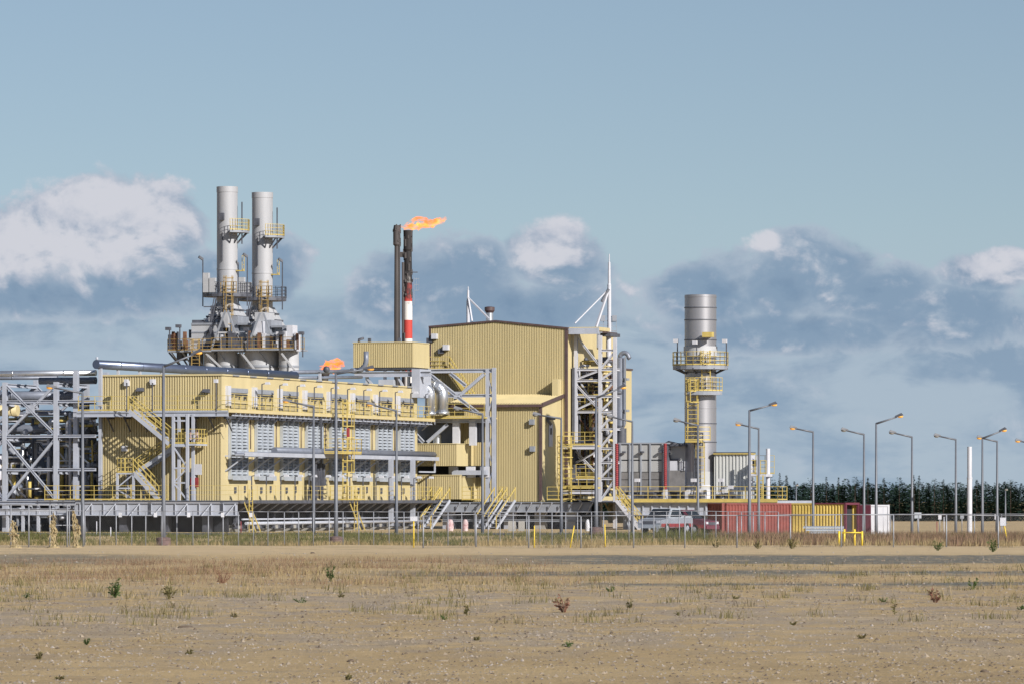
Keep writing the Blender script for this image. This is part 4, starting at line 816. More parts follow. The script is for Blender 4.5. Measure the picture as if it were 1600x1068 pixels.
for py, pa, pb in ((617, 902, 936), (640, 902, 938), (695, 881, 930), (760, 878, 930), (745, 900, 930)):
    z = za(py, TX, T0) ; xx = TX - (2.0 if py > 690 else -.8); m.rail([(xx, gya(pa, xx), z), (xx, gya(pb, xx), z)], sp=.8, w=.06); m.box(xx, xx + 1.6, gya(pb, xx), gya(pa, xx), z - .14, z)
m.build('tower_railing', 'rail', TG)['kind'] = 'stuff'
m = MB(); xx = TX - 2.3; yy = gya(883, xx); m.ladder((xx, yy, za(788, xx, yy)), za(680, xx, yy) - za(788, xx, yy), (0, 1, 0), (-1, 0, 0), 1.1, True, .085); m.build('caged_ladder', 'rail', TG)
for (py, pa, pb) in ((698, 860, 930), (768, 862, 930)): z = za(py, TX - 2, T0); MB().ibeam((TX - 2.05, gya(pa, TX - 2), z), (TX - 2.05, gya(pb, TX - 2), z), .2, .3, .05).build('floor_beam', 'white', TG)
m = MB()
for k in range(9): z = za(735 + k * 0, TX, 0); xx = TX + 5 + k * .3; m.box(xx, xx + .3, gya(935, xx), gya(893, xx), z + k * .7 - 8 + k, z + k * .7 - 7.4 + k)
m.build('stair_inside', 'dark', TG)
MB().box(BXF + 1.2, BXF + BLEN - .5, by0 - .3, by0 - .12, za(765, TX, 0), za(575, TX, 0)).build('tower_shade_panel', 'dark', TG)  # dark sheet added as the shade on the hall wall behind the tower
# ------------------------------------------------------------------ masts on the roofs
def mast(lab, px, ptop, pbase, r, braces, s):
    p = Wp(px, ptop, s); b = Wp(px, pbase, s); t = thing('lightning_mast', lab, 'mast', tuple(b), None, False); L = p.z - b.z
    MB().lathe((p.x, p.y), [(r, b.z), (r, b.z + L * .62), (r * .75, b.z + L * .64), (r * .6, b.z + L * .9), (r * .3, b.z + L * .9), (r * .25, p.z)], 10).build('mast_tube', 'white', t)
    for (ax, ay, bx, by, w) in braces: MB().bar(Wp(ax, ay, s) + Vector((0, -.3, 0)), Wp(bx, by, s) + Vector((0, -1.5, 0)), w).build('mast_brace', 'white', t)
    return t
mast('short white mast with slanting braces on the roof of the tall hall', 731.5, 448, 506, .15, ((732, 466, 764, 499, .13), (732, 466, 738, 503, .12)), 18.2)
t = mast('tall white lightning mast with braces above the canopy roof', 952, 397, 524, .17, ((951, 452, 931, 512, .17), (951, 452, 898, 506, .10)), 17.9)
m = MB(); p = Wp(940, 472, 17.9); q2 = Wp(951, 452, 17.9); m.bar(p + Vector((0, -.6, 0)), q2 + Vector((0, -.4, 0)), .2); m.build('brace_sleeve', 'dark', t)
m = MB(); a, b = Wp(936, 516, 17.9), Wp(963, 519, 17.9); m.rail([a, b], h=1.3, sp=.4, w=.06)
for px in (942, 960): p = Wp(px, 500, 17.9); m.box(p.x - .2, p.x + .2, p.y - .2, p.y + .2, p.z - .1, p.z + .4)
m.build('light_frame', 'midgrey', t)
VP = thing('roof_vent', 'short steel vent pipe with flared cowl on the roof of the tall hall', 'vent', tuple(Wp(765, 503, 18.0)), None, False); p = Wp(765, 480, 18); b = Wp(765, 505, 18)
MB().lathe((p.x, p.y), [(.32, b.z), (.32, p.z - .5)], 14).build('vent_pipe', 'silver', VP); MB().lathe((p.x, p.y), [(.3, p.z - .5), (.44, p.z - .3), (.44, p.z), (.2, p.z + .05)], 14).build('cowl', 'brown', VP)
# ================================================================== FRAME AND BOXES between the halls
MF = thing('braced_steelwork', 'white braced steel frame carrying ducts between the two yellow halls', 'steel frame', (49, -3, .5)); MXF = 48.6
c = [gya(p, MXF) for p in (668, 712, 738, 762, 772)]
zz_ = lambda py: za(py, MXF, c[2])
for yy, a, b in ((c[3], 576, 790), (c[4], 574, 790)): MB().ibeam((MXF, yy, zz_(b)), (MXF, yy, zz_(a)), .3, .3, .06).build('column', 'steel', MF)
for yy, a, b in ((c[1], 652, 695), (c[2], 655, 695)): MB().box(MXF, MXF + .4, yy - .28, yy + .28, zz_(b), zz_(a)).build('column', 'white', MF)
for k in range(7):
    a, b = 590 + k * 28, 618 + k * 28; MB().bar((MXF, c[3 + k % 2], zz_(a)), (MXF, c[4 - k % 2], zz_(b)), .12).build('lacing', 'steel', MF)
for py, pa, pb, h in ((578.5, 668, 772, .34), (617.5, 697, 772, .26), (655, 650, 772, .5)): MB().ibeam((MXF + .05, gya(pa, MXF), zz_(py)), (MXF + .05, gya(pb, MXF), zz_(py)), .3, h, .06).build('beam', 'steel', MF)
for (pa, ya, pb, yb) in ((670, 582, 712, 616), (757, 584, 720, 616), (716, 620, 757, 652), (704, 582, 728, 602), (668, 690, 700, 662), (649, 676, 662, 690)): MB().ibeam((MXF - .05, gya(pa, MXF), zz_(ya)), (MXF - .05, gya(pb, MXF), zz_(yb)), .26, .26, .05).build('brace', 'steel', MF)
MB().box(MXF - .08, MXF - .02, gya(721, MXF), gya(709, MXF), zz_(622), zz_(611)).build('gusset', 'steel', MF)
m = MB(); z = zz_(651); m.rail([(MXF - .6, gya(668, MXF), z), (MXF - .6, gya(760, MXF), z)], sp=1.2, w=.05); m.box(MXF - .7, MXF + 4, gya(762, MXF), gya(655, MXF), z - .12, z); m.build('gallery', 'rail', MF)
m = MB()
for k in range(5): yy = gya(744 + k * 3, MXF + .6); m.bar((MXF + .6, yy, zz_(690)), (MXF + .6, yy, zz_(656)), .14)
m.build('riser', 'dark', MF)
MB().lathe((MXF + 3.5, gya(682, MXF + 3)), [(1.9, zz_(700)), (1.9, zz_(661)), (1.2, zz_(657))], 20).build('vessel', 'darkpipe', MF); MB().lathe((MXF + 1.2, gya(682, MXF + 1)), [(.35, zz_(695)), (.35, zz_(678)), (.2, zz_(676))], 14).build('filter', 'silver', MF)
def duct(lab, pts, r):
    t = thing('duct', lab, 'duct', tuple(pts[0])); P = [Vector(p) for p in pts]; m = MB(); m.tube(P, r, 18); m.build('duct_tube', 'silver', t)
    m = MB(); m.tube([P[-1] + Vector((0, 0, .25)), P[-1]], r * 1.2, 18); m.build('flange', 'silver', t); k = len(P) // 2
    for k in (3, 5, 7): m = MB(); d = (P[k + 1] - P[k - 1]).normalized(); m.tube([P[k] - d * .05, P[k] + d * .05], r * 1.04, 18); m.build('duct_band', 'silver', t)
    return t
X1 = 46.5; e0 = Vector((X1, gya(662, X1), za(605, X1, 0))); R_ = .55
duct('silver duct bending down over the hall end, the one nearer the louvres', [(X1, gya(641, X1), e0.z), (X1, gya(652, X1), e0.z)] + arc((X1, e0.y, e0.z - R_), R_, math.pi / 2, 0, 7, (0, -1, 0), (0, 0, 1)) + [(X1, e0.y - R_, za(648, X1, 0))], .42)
X2 = 48.0; e1 = Vector((X2, gya(677, X2), za(602, X2, 0)))
duct('silver duct bending down beside the braced frame', [(X2, gya(655, X2), e1.z), (X2, gya(668, X2), e1.z)] + arc((X2, e1.y, e1.z - .8), .8, math.pi / 2, 0, 7, (0, -1, 0), (0, 0, 1)) + [(X2, e1.y - .8, za(647, X2, 0))], .5)
def rbox(name, lab, xf, pL, pc, pR, pt, pb, s_in=0):
    y0 = gya(pc, xf); y1 = gya(pL, xf); xe = gxa(pR, y0); z0, z1 = za(pb, xf, y0), za(pt, xf, y0)
    t = thing(name, lab, 'building module', (xf, (y0 + y1) / 2, z0)); MB().corr_front(xf, y0, y1, z0, z1, .16, .08).build('ribbed_wall', 'yellow', t); MB().box(xf + .13, xe, y0, y1 - .01, z0, z1 - .02).build('plain_wall', 'yellow', t)
    MB().box(xf - .05, xe + .03, y0 - .04, y1 + .04, z1, z1 + .07).build('roof', 'yellow', t); return t, xf, xe, y0, y1, z0, z1
tb = rbox('roof_box', 'small yellow ribbed box raised above the roof of the louvred hall', 44, 552, 645, 671, 535, 573)
t_, xf, xe, y0, y1, z0, z1 = tb; MB().box(xf + .1, xe - .1, y0 + .1, y1 - .1, z0 - .16, z0).build('floor', 'dark', t_)
for k in (.1, .5, .8): yy = y0 + (y1 - y0) * k; MB().bar((xf + .5, yy, z0 - .1), (xf + .5, yy, AZ - .2), .22).build('leg', 'steel', t_)
MB().ibeam((xf + .3, y1, z0 - .55), (xf + .3, y0 - 1.5, z0 - .55), .3, .45).build('support_beam', 'steel', t_); MB().box(xf, xf + 3, y0 - .6, y0 + .1, AZ - .8, z0 - .15).build('support_block', 'steel', t_)
m = MB(); m.bar((xf + .4, y1 - .6, z0 - .3), (xf + .4, y1 - 1.8, AZ), .16); m.bar((xf + .4, y0 + 1.7, z0 - .3), (xf + .4, y0 + .9, AZ), .16); m.box(xf, xf + .8, y0 + 1.7, y0 + 3.0, AZ, AZ + .7); m.build('brace', 'steel', t_)
m = MB()
for k in (.25, .75): yy = y0 + (y1 - y0) * k; m.box(xf + .2, xf + .5, yy - .1, yy + .1, z1 + .07, z1 + .4)
m.tube([(xf + .3, y1 - .4, z1 + .07), (xf + .3, y1 - .4, z1 + .3), (xf + .3, y1 - .8, z1 + .4)], .12, 6); m.build('roof_light', 'dark', t_)
rbox('middle_box', 'yellow ribbed box under the duct frame, the upper of two', 46.6, 648, 713, 765, 693, 727)
tl = rbox('lower_box', 'yellow ribbed box standing on the deck under the duct frame', 46.4, 646, 718, 721, 742, 779)
t2_ = thing('lower_box', 'plain yellow cabinet on the deck beside the lower ribbed box', 'building module', (50, gya(722, 47.5), DZ)); ye_ = gya(723, 47.4); MB().box(47.4, gxa(765, ye_), ye_, ye_ + 2, za(779, 47.4, ye_), za(744, 47.4, ye_)).build('plain_wall', 'yellow', t2_); MB().box(47.35, gxa(765, ye_) + .05, ye_ - .05, ye_ + 2.05, za(744, 47.4, ye_), za(743, 47.4, ye_)).build('roof', 'yellow', t2_)
m = MB(); yy = gya(740, 47); m.box(47.8, 48.3, gya(760, 47.8), gya(706, 47.8), za(741, 48, yy), za(734, 48, yy)); m.build('cross_girder', 'steel', MF)
for px in (707, 734, 757): yy = gya(px, 48.3); MB().box(48.35, 48.8, yy - .35, yy + .35, za(745, 48, yy), za(728, 48, yy)).build('stub_column', 'white', MF)
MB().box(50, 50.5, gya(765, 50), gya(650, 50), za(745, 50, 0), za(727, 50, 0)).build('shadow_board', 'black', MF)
# platform under the middle and hall B
PB = thing('module_platform', 'steel platform with short yellow stairs under the tall hall', 'platform', (50, -8, .5))
yA, yB = gya(648, 44.5), gya(925, 44.5); MB().box(44.2, 75, yB, -2.65, DZ - .22, DZ - .13).build('deck_plate', 'dark', PB); m = MB(); m.ibeam((44.3, -2.65, 2.3), (44.3, yB, 2.3), .3, .8); m.ibeam((44.6, -2.65, 1.2), (44.6, yB, 1.2), .2, .2); m.build('girder', 'midgrey', PB)
for i, px in enumerate(range(655, 930, 16)):
    yy = gya(px, 44); m = MB(); m.bar((43.9, yy, DZ - .2), (44.4, yy + .7, 1.7), .09); m.build('deck_strut', 'steel', PB)
    if i % 3 == 0: MB().box(44.8, 45.6, yy, yy + .9, .45, 2.1).build('pile', 'steel' if i % 2 else 'concrete', PB)
m = MB(); m.rail([(44.0, gya(660, 44), DZ), (44, gya(672, 44), DZ)], sp=.6, w=.06); m.rail([(44, gya(722, 44), DZ), (44, gya(752, 44), DZ)], sp=.7, w=.06); m.rail([(44, gya(780, 44), DZ), (44, gya(792, 44), DZ)], sp=.6, w=.06); m.rail([(44, gya(855, 44), DZ), (44, gya(925, 44), DZ)], sp=.9, w=.06); m.build('railing', 'rail', PB)['kind'] = 'stuff'
MB().box(46.4, 46.7, yB, -2.65, .4, 2.4).build('underdeck_shade_wall', 'black', PB)  # added black sheet standing in for shade under this platform
for px in (672, 688, 770, 790):
    yy = gya(px, 43.5); f = MB()
    for k in (0, .7): f.bar((43.9, yy - k, DZ), (41.6, yy + .9 - k, .5), .08, .2)
    f = f.build('short_stair', 'steel', PB); m = MB()
    for i in range(8): t = (i + .5) / 8; m.box(43.9 - 2.3 * t - .12, 43.9 - 2.3 * t + .12, yy + .9 * t - .7, yy + .9 * t, DZ - 2.36 * t, DZ - 2.36 * t + .04)
    m.build('treads', 'steel', f); m = MB()
    for k in (0, .7): m.bar((43.9, yy - k, DZ + 1), (41.6, yy + .9 - k, 1.5), .07); m.bar((43.9, yy - k, DZ), (43.9, yy - k, DZ + 1.1), .07); m.bar((41.6, yy + .9 - k, .5), (41.6, yy + .9 - k, 1.5), .07)
    m.build('handrail', 'rail', f)
for lab, px, w, mn in (('red and white wrapped bundle under the platform stair', 703, 11, 'pink'), ('white sack with red stripe under the platform', 727, 9, 'pink'), ('pale concrete block under the annex', 800, 12, 'concrete'), ('pale concrete block under the tall hall', 815, 10, 'concrete'), ('white wrapped drum beneath the steel tower', 918, 7, 'white')):
    p = Wp(px, 818, 20.3); t = thing('site_block' if mn == 'concrete' else 'wrapped_bundle', lab, 'block' if mn == 'concrete' else 'bundle', (p.x, p.y, .5), None, False); h = 1.1
    if mn == 'concrete': m = MB(); m.box(p.x - w / 40, p.x + w / 40, p.y, p.y + .6, .5, 1.2); m.box(p.x - w / 44, p.x + w / 44, p.y + .03, p.y + .57, 1.2, 1.28)
    else: m = MB(); m.lathe((p.x, p.y), [(w / 40, .5), (w / 36, .75), (w / 42, 1.15), (w / 60, 1.35), (w / 100, 1.4)], 9); m.v = [(a + .06 * mnoise.noise(Vector((a * 6, b * 6, c_ * 3))), b, c_) for a, b, c_ in m.v]
    m.build('body' if mn != 'concrete' else 'slab', mn, t)
#PART4
# ================================================================== MODULE C: grey enclosure, big steel stack, grey building
CX = 41.0; cyz = lambda py, px=1050: za(py, CX, gya(px, CX))
def cb(m, pa, pb, pt, pbm, x0=0, d=1.0): return m.box(CX + x0, CX + x0 + d, gya(pb, CX + x0), gya(pa, CX + x0), cyz(pbm), cyz(pt))
EN = thing('turbine_enclosure', 'grey panelled turbine enclosure with dark mesh skirt and red hoses', 'enclosure', (CX, gya(1015, CX), DZ))
cb(MB(), 968, 1040, 693, 778, .12, 7).build('inner_shell', 'dark', EN)
for pa, pb in ((970, 982), (985, 1000.5), (1002, 1014), (1017, 1034)):
    for pt, pb2 in ((694, 717), (719, 736)): cb(MB(), pa, pb, pt, pb2, 0, .1).build('panel', 'enclosure', EN)
    for pt, pb2 in ((737, 748), (749, 768)): cb(MB(), pa, pb, pt, pb2, -.05, .1).build('mesh_panel', 'mesh', EN)
for p in (969, 983.5, 1001, 1015.5, 1035): cb(MB(), p - 1.1, p + 1.1, 692, 772, -.12, .22).build('upright', 'midgrey', EN)
cb(MB(), 966, 1042, 690.5, 692.8, -.1, 7.2).build('roof_edge', 'midgrey', EN)
for px in (963.5, 1039.5):
    m = MB(); yy = gya(px, CX - .3); n = 46; z0, z1 = cyz(764), cyz(692)
    m.lathe((CX - .3, yy), [(.15 if i % 2 else .11, z0 + (z1 - z0) * i / n) for i in range(n + 1)], 10); m.build('red_hose', 'hose', EN)
cb(MB(), 1044, 1073, 696, 768, 1.6, 5).build('recess_panel', 'enclosure', EN)
for pa, pb in ((1046, 1058), (1062, 1066), (1069, 1073)): cb(MB(), pa, pb, 719, 758, 1.4, .15).build('panel', 'white', EN)
m = MB(); cb(m, 1042, 1072, 693, 696, 1.2, 5); cb(m, 1044, 1062, 716, 719, 1.45, .1); cb(m, 1042, 1045, 696, 768, 1.2, .3); m.build('recess_frame', 'dark', EN)
cb(MB(), 1042, 1070, 734, 766, 1.2, .05).build('mesh_panel', 'mesh', EN)
for px in (974, 1000, 1003, 1031): yy = gya(px, CX - .4); MB().box(CX - .4, CX - .12, yy - .12, yy + .12, cyz(707), cyz(704)).build('lamp', 'dark', EN)
# big stack
bx_, by_ = CX + 2.3, gya(1094.5, CX + 2.3); sz = lambda py: za(py, bx_, by_); br = 24.8 / (FPX / G2W(bx_, by_)[1])
BS = thing('steel_stack', 'large banded stainless stack with yellow railed ring platform', 'chimney', (bx_, by_, DZ))
pr = [(br, sz(778)), (br, sz(692))]
for z in (690, 661, 637, 614, 581, 531, 500, 481, 464): pr += [(br, sz(z + 1)), (br * 1.02, sz(z + .9)), (br * 1.02, sz(z - .9)), (br, sz(z - 1))]
pr += [(br, sz(461)), (br * .95, sz(461)), (br * .95, sz(480)), (.1, sz(480))]
MB().lathe((bx_, by_), pr, 56).build('shaft', 'bigstack', BS)
for z in (690, 661, 581, 531, 500, 481): MB().lathe((bx_, by_), [(br * .9, sz(z + .7)), (br * 1.032, sz(z + .7)), (br * 1.032, sz(z - .7)), (br * .9, sz(z - .7))], 48, False).build('flange', 'dark', BS)
m = MB(); m.lathe((bx_, by_), [(br * 1.0, sz(541)), (br * 1.06, sz(541)), (br * 1.06, sz(556)), (br, sz(556))][::-1], 48, False); m.build('mesh_guard', 'base', BS)
def ringplat(z, r, a0, a1, n=24, closed=False, mn='midgrey', par=BS):
    i_, o_ = ring((bx_, by_), br * 1.0, z, n, a0, a1), ring((bx_, by_), r, z, n, a0, a1); pl = MB(); N = n if closed else n
    for k in range(N): q = (k + 1) % len(o_); pl.hexa([(*i_[k][:2], z - .3), (*o_[k][:2], z - .3), (*o_[q][:2], z - .3), (*i_[q][:2], z - .3), i_[k], o_[k], o_[q], i_[q]])
    pl = pl.build('ring_platform', mn, par); m = MB(); m.rail(o_, sp=.85, w=.06, closed=closed); m.build('railing', 'rail', pl); return pl, o_
pl, o_ = ringplat(sz(571), 43 / 19.2, 0, 2 * math.pi, 24, True)
m = MB()
for k in range(0, 24, 3): a = 2 * math.pi * k / 24; m.bar((o_[k][0], o_[k][1], sz(571) - .2), (bx_ + br * math.cos(a), by_ + br * math.sin(a), sz(583)), .12)
m.build('bracket', 'dark', pl)
for px, pt in ((1058.5, 534), (1089, 538), (1135, 535)):
    yy = gya(px, bx_ - (2.0 if px == 1089 else .3)); xx = bx_ - (2.1 if px == 1089 else .3); z = sz(pt); m = MB(); m.bar((xx, yy, sz(571)), (xx, yy, z), .08); l = m.build('mast_light', 'dark', pl); MB().box(xx - .25, xx + .1, yy - .05, yy + .3, z - .05, z + .25).build('lamp_head', 'white', l)
ringplat(sz(611), br + .75, rad(160), rad(255), 9, False, 'midgrey')
m = MB(); yl = gya(1084, bx_ - br); xl = bx_ - br - .25; m.ladder((xl, yl, sz(671)), sz(592) - sz(671), (0, 1, 0), (-1, 0, 0), .85, True, .08); yl2 = gya(1104, bx_ - br); m.ladder((xl + .1, yl2, sz(612)), sz(548) - sz(612), (0, 1, 0), (-1, 0, 0), .7, True, .07); m.rail([(xl - .5, gya(1079, xl), sz(611)), (xl - .5, gya(1089, xl), sz(611))], h=1.0, sp=.5, w=.08); m.build('caged_ladder', 'rail', BS)
m = MB(); yl3 = gya(1103, bx_); m.ladder((bx_ - br - .25, yl3, sz(757)), sz(690) - sz(757), (0, 1, 0), (-1, 0, 0), .6, True, .055); m.build('white_ladder', 'rail', BS); m = MB(); yl4 = gya(1096, bx_); m.ladder((bx_ - br - .2, yl4, sz(775)), sz(655) - sz(775), (0, 1, 0), (-1, 0, 0), .35, False, .06); m.build('black_ladder', 'dark', BS)
m = MB(); z = sz(688); xa = bx_ - br - 1.1; m.box(xa, bx_, gya(1092, xa), gya(1071, xa), z - .15, z); m.rail([(bx_ - .3, gya(1071, xa), z), (xa, gya(1071, xa), z), (xa, gya(1092, xa), z), (xa + .7, gya(1106, xa), z)], sp=.8, w=.08); m.build('lower_platform', 'rail', BS)
m = MB(); m.hexa([(xa - .4, gya(1075, xa), sz(765)), (bx_ + 1, gya(1075, xa), sz(765)), (bx_ + 1, gya(1040, xa) * .0 + gya(1052, xa), sz(765)), (xa + .4, gya(1052, xa), sz(765)), (xa + .3, gya(1090, xa) + .3, sz(690)), (bx_ + 1, gya(1090, xa), sz(690)), (bx_ + 1, gya(1068, xa), sz(692)), (xa + .6, gya(1068, xa), sz(692))]) if False else m.hexa([(bx_ - .6, gya(1072, bx_), sz(718)), (bx_ + 1, gya(1072, bx_), sz(718)), (bx_ + 1, gya(1046, bx_), sz(712)), (bx_ - .6, gya(1046, bx_), sz(712)), (bx_ - .6, gya(1072, bx_), sz(691)), (bx_ + 1, gya(1072, bx_), sz(691)), (bx_ + 1, gya(1046, bx_), sz(702)), (bx_ - .6, gya(1046, bx_), sz(702))]); m.build('inlet_duct', 'darkpipe', BS)
m = MB(); m.tube([(bx_ - 1, gya(1044, bx_), sz(693)), (bx_ - 1, gya(1050, bx_), sz(690)), (bx_ - 1, gya(1070, bx_), sz(695))], .12, 7); m.build('inlet_pipe', 'dark', BS)
m = MB(); m.lathe((bx_, by_), [(br * 1.01, sz(757)), (br * 1.05, sz(757)), (br * 1.05, sz(759)), (br * 1.01, sz(759))][::-1], 40, False); m.lathe((bx_, by_), [(br * 1.0, sz(764)), (br * 1.04, sz(764)), (br * 1.04, sz(779)), (br, sz(779))][::-1], 40, False); m.build('foot_collar', 'white', BS)
z = sz(526); yy = gya(1112, bx_); m = MB(); m.bar((bx_ - br * .6, yy, z), (bx_ - br - .7, yy - .4, z + .15), .25); m.box(bx_ - br - .9, bx_ - br - .2, yy - .6, yy + .2, z - .1, z + .3); m.build('davit', 'rail', BS)
MB().lathe((bx_, by_), [(br * 1.0, sz(768)), (br * 1.012, sz(768)), (br * 1.012, sz(736)), (br * 1.0, sz(736))][::-1], 40, False).build('mesh_skirt', 'enclosure', BS)
# grey building
GB = thing('grey_cabin', 'grey ribbed plant cabin with yellow eave beside the big steel stack', 'building', (CX + 1, gya(1143, CX + 1), DZ)); gx_ = CX + 1.2; y0, y1 = gya(1169, gx_), gya(1116, gx_)
MB().corr_front(gx_, y0, y1, DZ, cyz(707), .28, .1).build('front_wall', 'greyclad', GB); MB().box(gx_ + .12, gx_ + 1.9, y0, y1 - .02, DZ, cyz(707)).build('side_wall', 'greyclad', GB); MB().box(gx_ - .15, gx_ + 2.0, y0 - .1, y1 + .05, cyz(709), cyz(707.2)).build('eave', 'rail', GB); MB().box(gx_ - .1, gx_ + 2.0, y0 - .1, y1 + .05, cyz(707.1), cyz(705.5)).build('roof', 'dark', GB)
xx = gxa(1176, y0); MB().box(gx_ + .3, gx_ + 1.8, y0 - .09, y0 - .01, cyz(741), cyz(710)).build('white_door', 'white', GB); MB().box(gx_ - .3, gx_ - .02, gya(1136, gx_), gya(1133, gx_), cyz(763), cyz(758)).build('wall_box', 'midgrey', GB); MB().box(gx_ - .3, gx_ - .02, gya(1131, gx_), gya(1127, gx_), cyz(777), cyz(766)).build('wall_box', 'pink', GB)
ST = thing('side_stair', 'small white steel stair platform beside the grey cabin', 'staircase', (CX, gya(1185, CX), DZ)); m = MB()
for px in (1172, 1184): m.bar((CX, gya(px, CX), DZ), (CX, gya(px, CX), cyz(712)), .16)
for py in (742, 752, 762, 772): m.bar((CX, gya(1171, CX), cyz(py)), (CX, gya(1186, CX), cyz(py)), .14)
m.box(CX, CX + 2, gya(1197, CX), gya(1170, CX), cyz(744), cyz(740)); m.build('frame', 'white', ST)
m = MB(); m.rail([(CX, gya(1171, CX), cyz(740)), (CX, gya(1197, CX), cyz(740))], sp=.5, w=.07); m.rail([(CX + 2, gya(1171, CX), cyz(740)), (CX + 2, gya(1200, CX), cyz(740))], h=1.5, sp=.7, w=.05); m.ladder((CX - .3, gya(1189, CX), DZ), 2.0, (0, 1, 0), (-1, 0, 0), .5, False, .09); m.build('railing', 'rail', ST)
MB().box(CX + .3, CX + .8, gya(1180, CX), gya(1174, CX), cyz(728), cyz(718)).build('control_box', 'dark', ST)
p = Wp(1200, 780, 19.4); WPo = thing('vent_post', 'white vertical vent pipe at the end of the deck railing', 'pipe', (p.x, p.y, DZ), None, False); MB().lathe((p.x, p.y), [(.17, DZ - .1), (.17, HC + 80 / 19.4), (.13, HC + 80 / 19.4), (.13, HC + 70 / 19.4)], 14).build('pipe_run', 'white', WPo); MB().lathe((p.x, p.y), [(.3, DZ - .1), (.3, DZ), (.2, DZ + .05)], 12).build('base_flange', 'white', WPo)
PC = thing('module_platform', 'steel platform with bright yellow railing carrying enclosure and steel stack', 'platform', (CX, gya(1090, CX), .5)); xd = CX - 2.4
yL, yR = gya(962, xd), gya(1215, xd); MB().box(xd, CX + 9, yR, yL, DZ - .22, DZ - .02).build('deck_plate', 'steel', PC); MB().box(xd - .06, xd - .01, yR, yL, DZ - .16, DZ + .1).build('kick_plate', 'rail', PC)
m = MB(); m.ibeam((xd + .4, yL, 2.15), (xd + .4, yR, 2.15), .3, 1.0)
k = yL
while k > yR: m.box(xd + .25, xd + .38, k, k + .09, 1.7, 2.6); k -= .75
m.build('girder', 'steel', PC); m = MB(); m.rail([(xd + .05, yL, DZ), (xd + .05, yR, DZ), (xd + 3, yR, DZ)], sp=1.35, w=.065); m.build('railing', 'rail', PC)
MB().box(CX + 1, CX + 1.5, yR, yL, -.2, 2.6).build('underdeck_shade_wall', 'black', PC)  # black sheet put in as the shade below the deck
for k in range(8): yy = yL + (yR - yL) * (k + .4) / 8; MB().lathe((xd + .9, yy), [(.3, -.2), (.3, 1.65)], 10).build('pile', 'midgrey', PC)
f = MB(); yy = gya(968, xd)
for k in (0, .9): f.bar((xd - .1 - k, yy, DZ), (xd - .1 - k, gya(1005, xd), .5), .1, .24)
f = f.build('stair', 'white', PC); m = MB()
for k in (0, .9):
    for h in (.5, 1.05): m.bar((xd - .1 - k, yy, DZ + h), (xd - .1 - k, gya(1005, xd), .5 + h), .07)
    for i in range(5): t = i / 4; y_ = yy + (gya(1005, xd) - yy) * t; m.bar((xd - .1 - k, y_, DZ - 2.36 * t), (xd - .1 - k, y_, DZ - 2.36 * t + 1.05), .06)
m.build('handrail', 'rail', f); m = MB()
for i in range(10): t = (i + .5) / 10; y_ = yy + (gya(1005, xd) - yy) * t; m.box(xd - 1, xd - .1, y_ - .12, y_ + .12, DZ - 2.36 * t, DZ - 2.36 * t + .04)
m.build('treads', 'steel', f)
rs = random.Random(3); m = MB(); m2 = MB()
for k in range(30): yy = yL + (yR - yL) * rs.random() * .75; (m if rs.random() < .6 else m2).box(xd + .9, xd + 1.3, yy, yy + rs.uniform(.1, .5), DZ, DZ + rs.uniform(.3, .9))
m.build('deck_fitting', 'dark', PC)['kind'] = 'stuff'; m2.build('deck_fitting', 'white', PC)['kind'] = 'stuff'
for px, py in ((996, 751), (1084, 751), (1127, 751), (1142, 762)): yy = gya(px, xd + .1); z = za(py, xd, yy); m = MB(); m.bar((xd + .1, yy, DZ), (xd + .1, yy, z), .07); l = m.build('deck_light', 'dark', PC); MB().box(xd - .1, xd + .25, yy - .2, yy + .2, z - .05, z + .22).build('lamp_head', 'white', l)
# ================================================================== CONTAINERS
def container(lab, px, py, s, L, rotz, mn, open_end=None, H=2.59):
    p = Wp(px, py, s); z0 = .06 + ground_z(p.x, p.y); t = thing('shipping_container', lab, 'container', (p.x, p.y, z0), None, False); t.rotation_euler = (0, 0, rotz); BASE[t.name] = (0, 0, 0); Wd = 2.44
    m = MB()          # local: x along, y=0 front side, y=Wd back
    n = int(L / .27); pw = (L - .3) / n
    for side, y, sg in (('f', 0.03, 1), ('b', Wd - .03, -1)):
        m = MB()
        for k in range(n):
            a = .15 + k * pw; q = [(a, 0), (a + pw * .4, 0), (a + pw * .55, .05), (a + pw * .85, .05), (a + pw, 0)]
            for (u, du), (w, dw) in zip(q, q[1:]): m.quad((u, y + sg * du, .15), (w, y + sg * dw, .15), (w, y + sg * dw, H - .12), (u, y + sg * du, H - .12))
        m.build('side_wall', mn, t)
    m = MB()
    for x in (0, L - .14):
        for y in (0, Wd - .14): m.box(x, x + .14, y, y + .14, 0, H)
        m.box(x, x + .14, .14, Wd - .14, H - .14, H - .01); m.box(x, x + .14, .14, Wd - .14, .01, .15)
    for y in (0, Wd - .1): m.box(.14, L - .14, y, y + .1, H - .12, H - .005); m.box(.14, L - .14, y, y + .1, .005, .16)
    m.build('frame', mn, t); MB().box(.14, L - .14, .1, Wd - .1, H - .06, H - .03).build('roof', mn, t); MB().box(.14, L - .14, .1, Wd - .1, .1, .14).build('floor', 'maroon', t)
    for e, x in (('L', .05), ('R', L - .09)):
        if e == open_end: continue
        d = MB()
        for k in range(2): d.box(x, x + .04, .15 + k * 1.07, 1.2 + k * 1.07, .16, H - .15)
        d = d.build('door', mn, t); m = MB(); xo_ = -.0 if e == 'L' else .08
        for k in (.5, .95, 1.5, 1.95): m.tube([(x + xo_, k, .2), (x + xo_, k, H - .2)], .025, 6)
        m.build('lock_rod', mn, d)
    return t
container('red ribbed shipping container parked beside the yellow one', 1128, 835, 20.3, 6.06, rad(25), 'red')
c2 = container('weathered yellow shipping container standing open at its dark end', 1212, 838, 19.9, 6.06, rad(-29), 'cyellow', 'R')
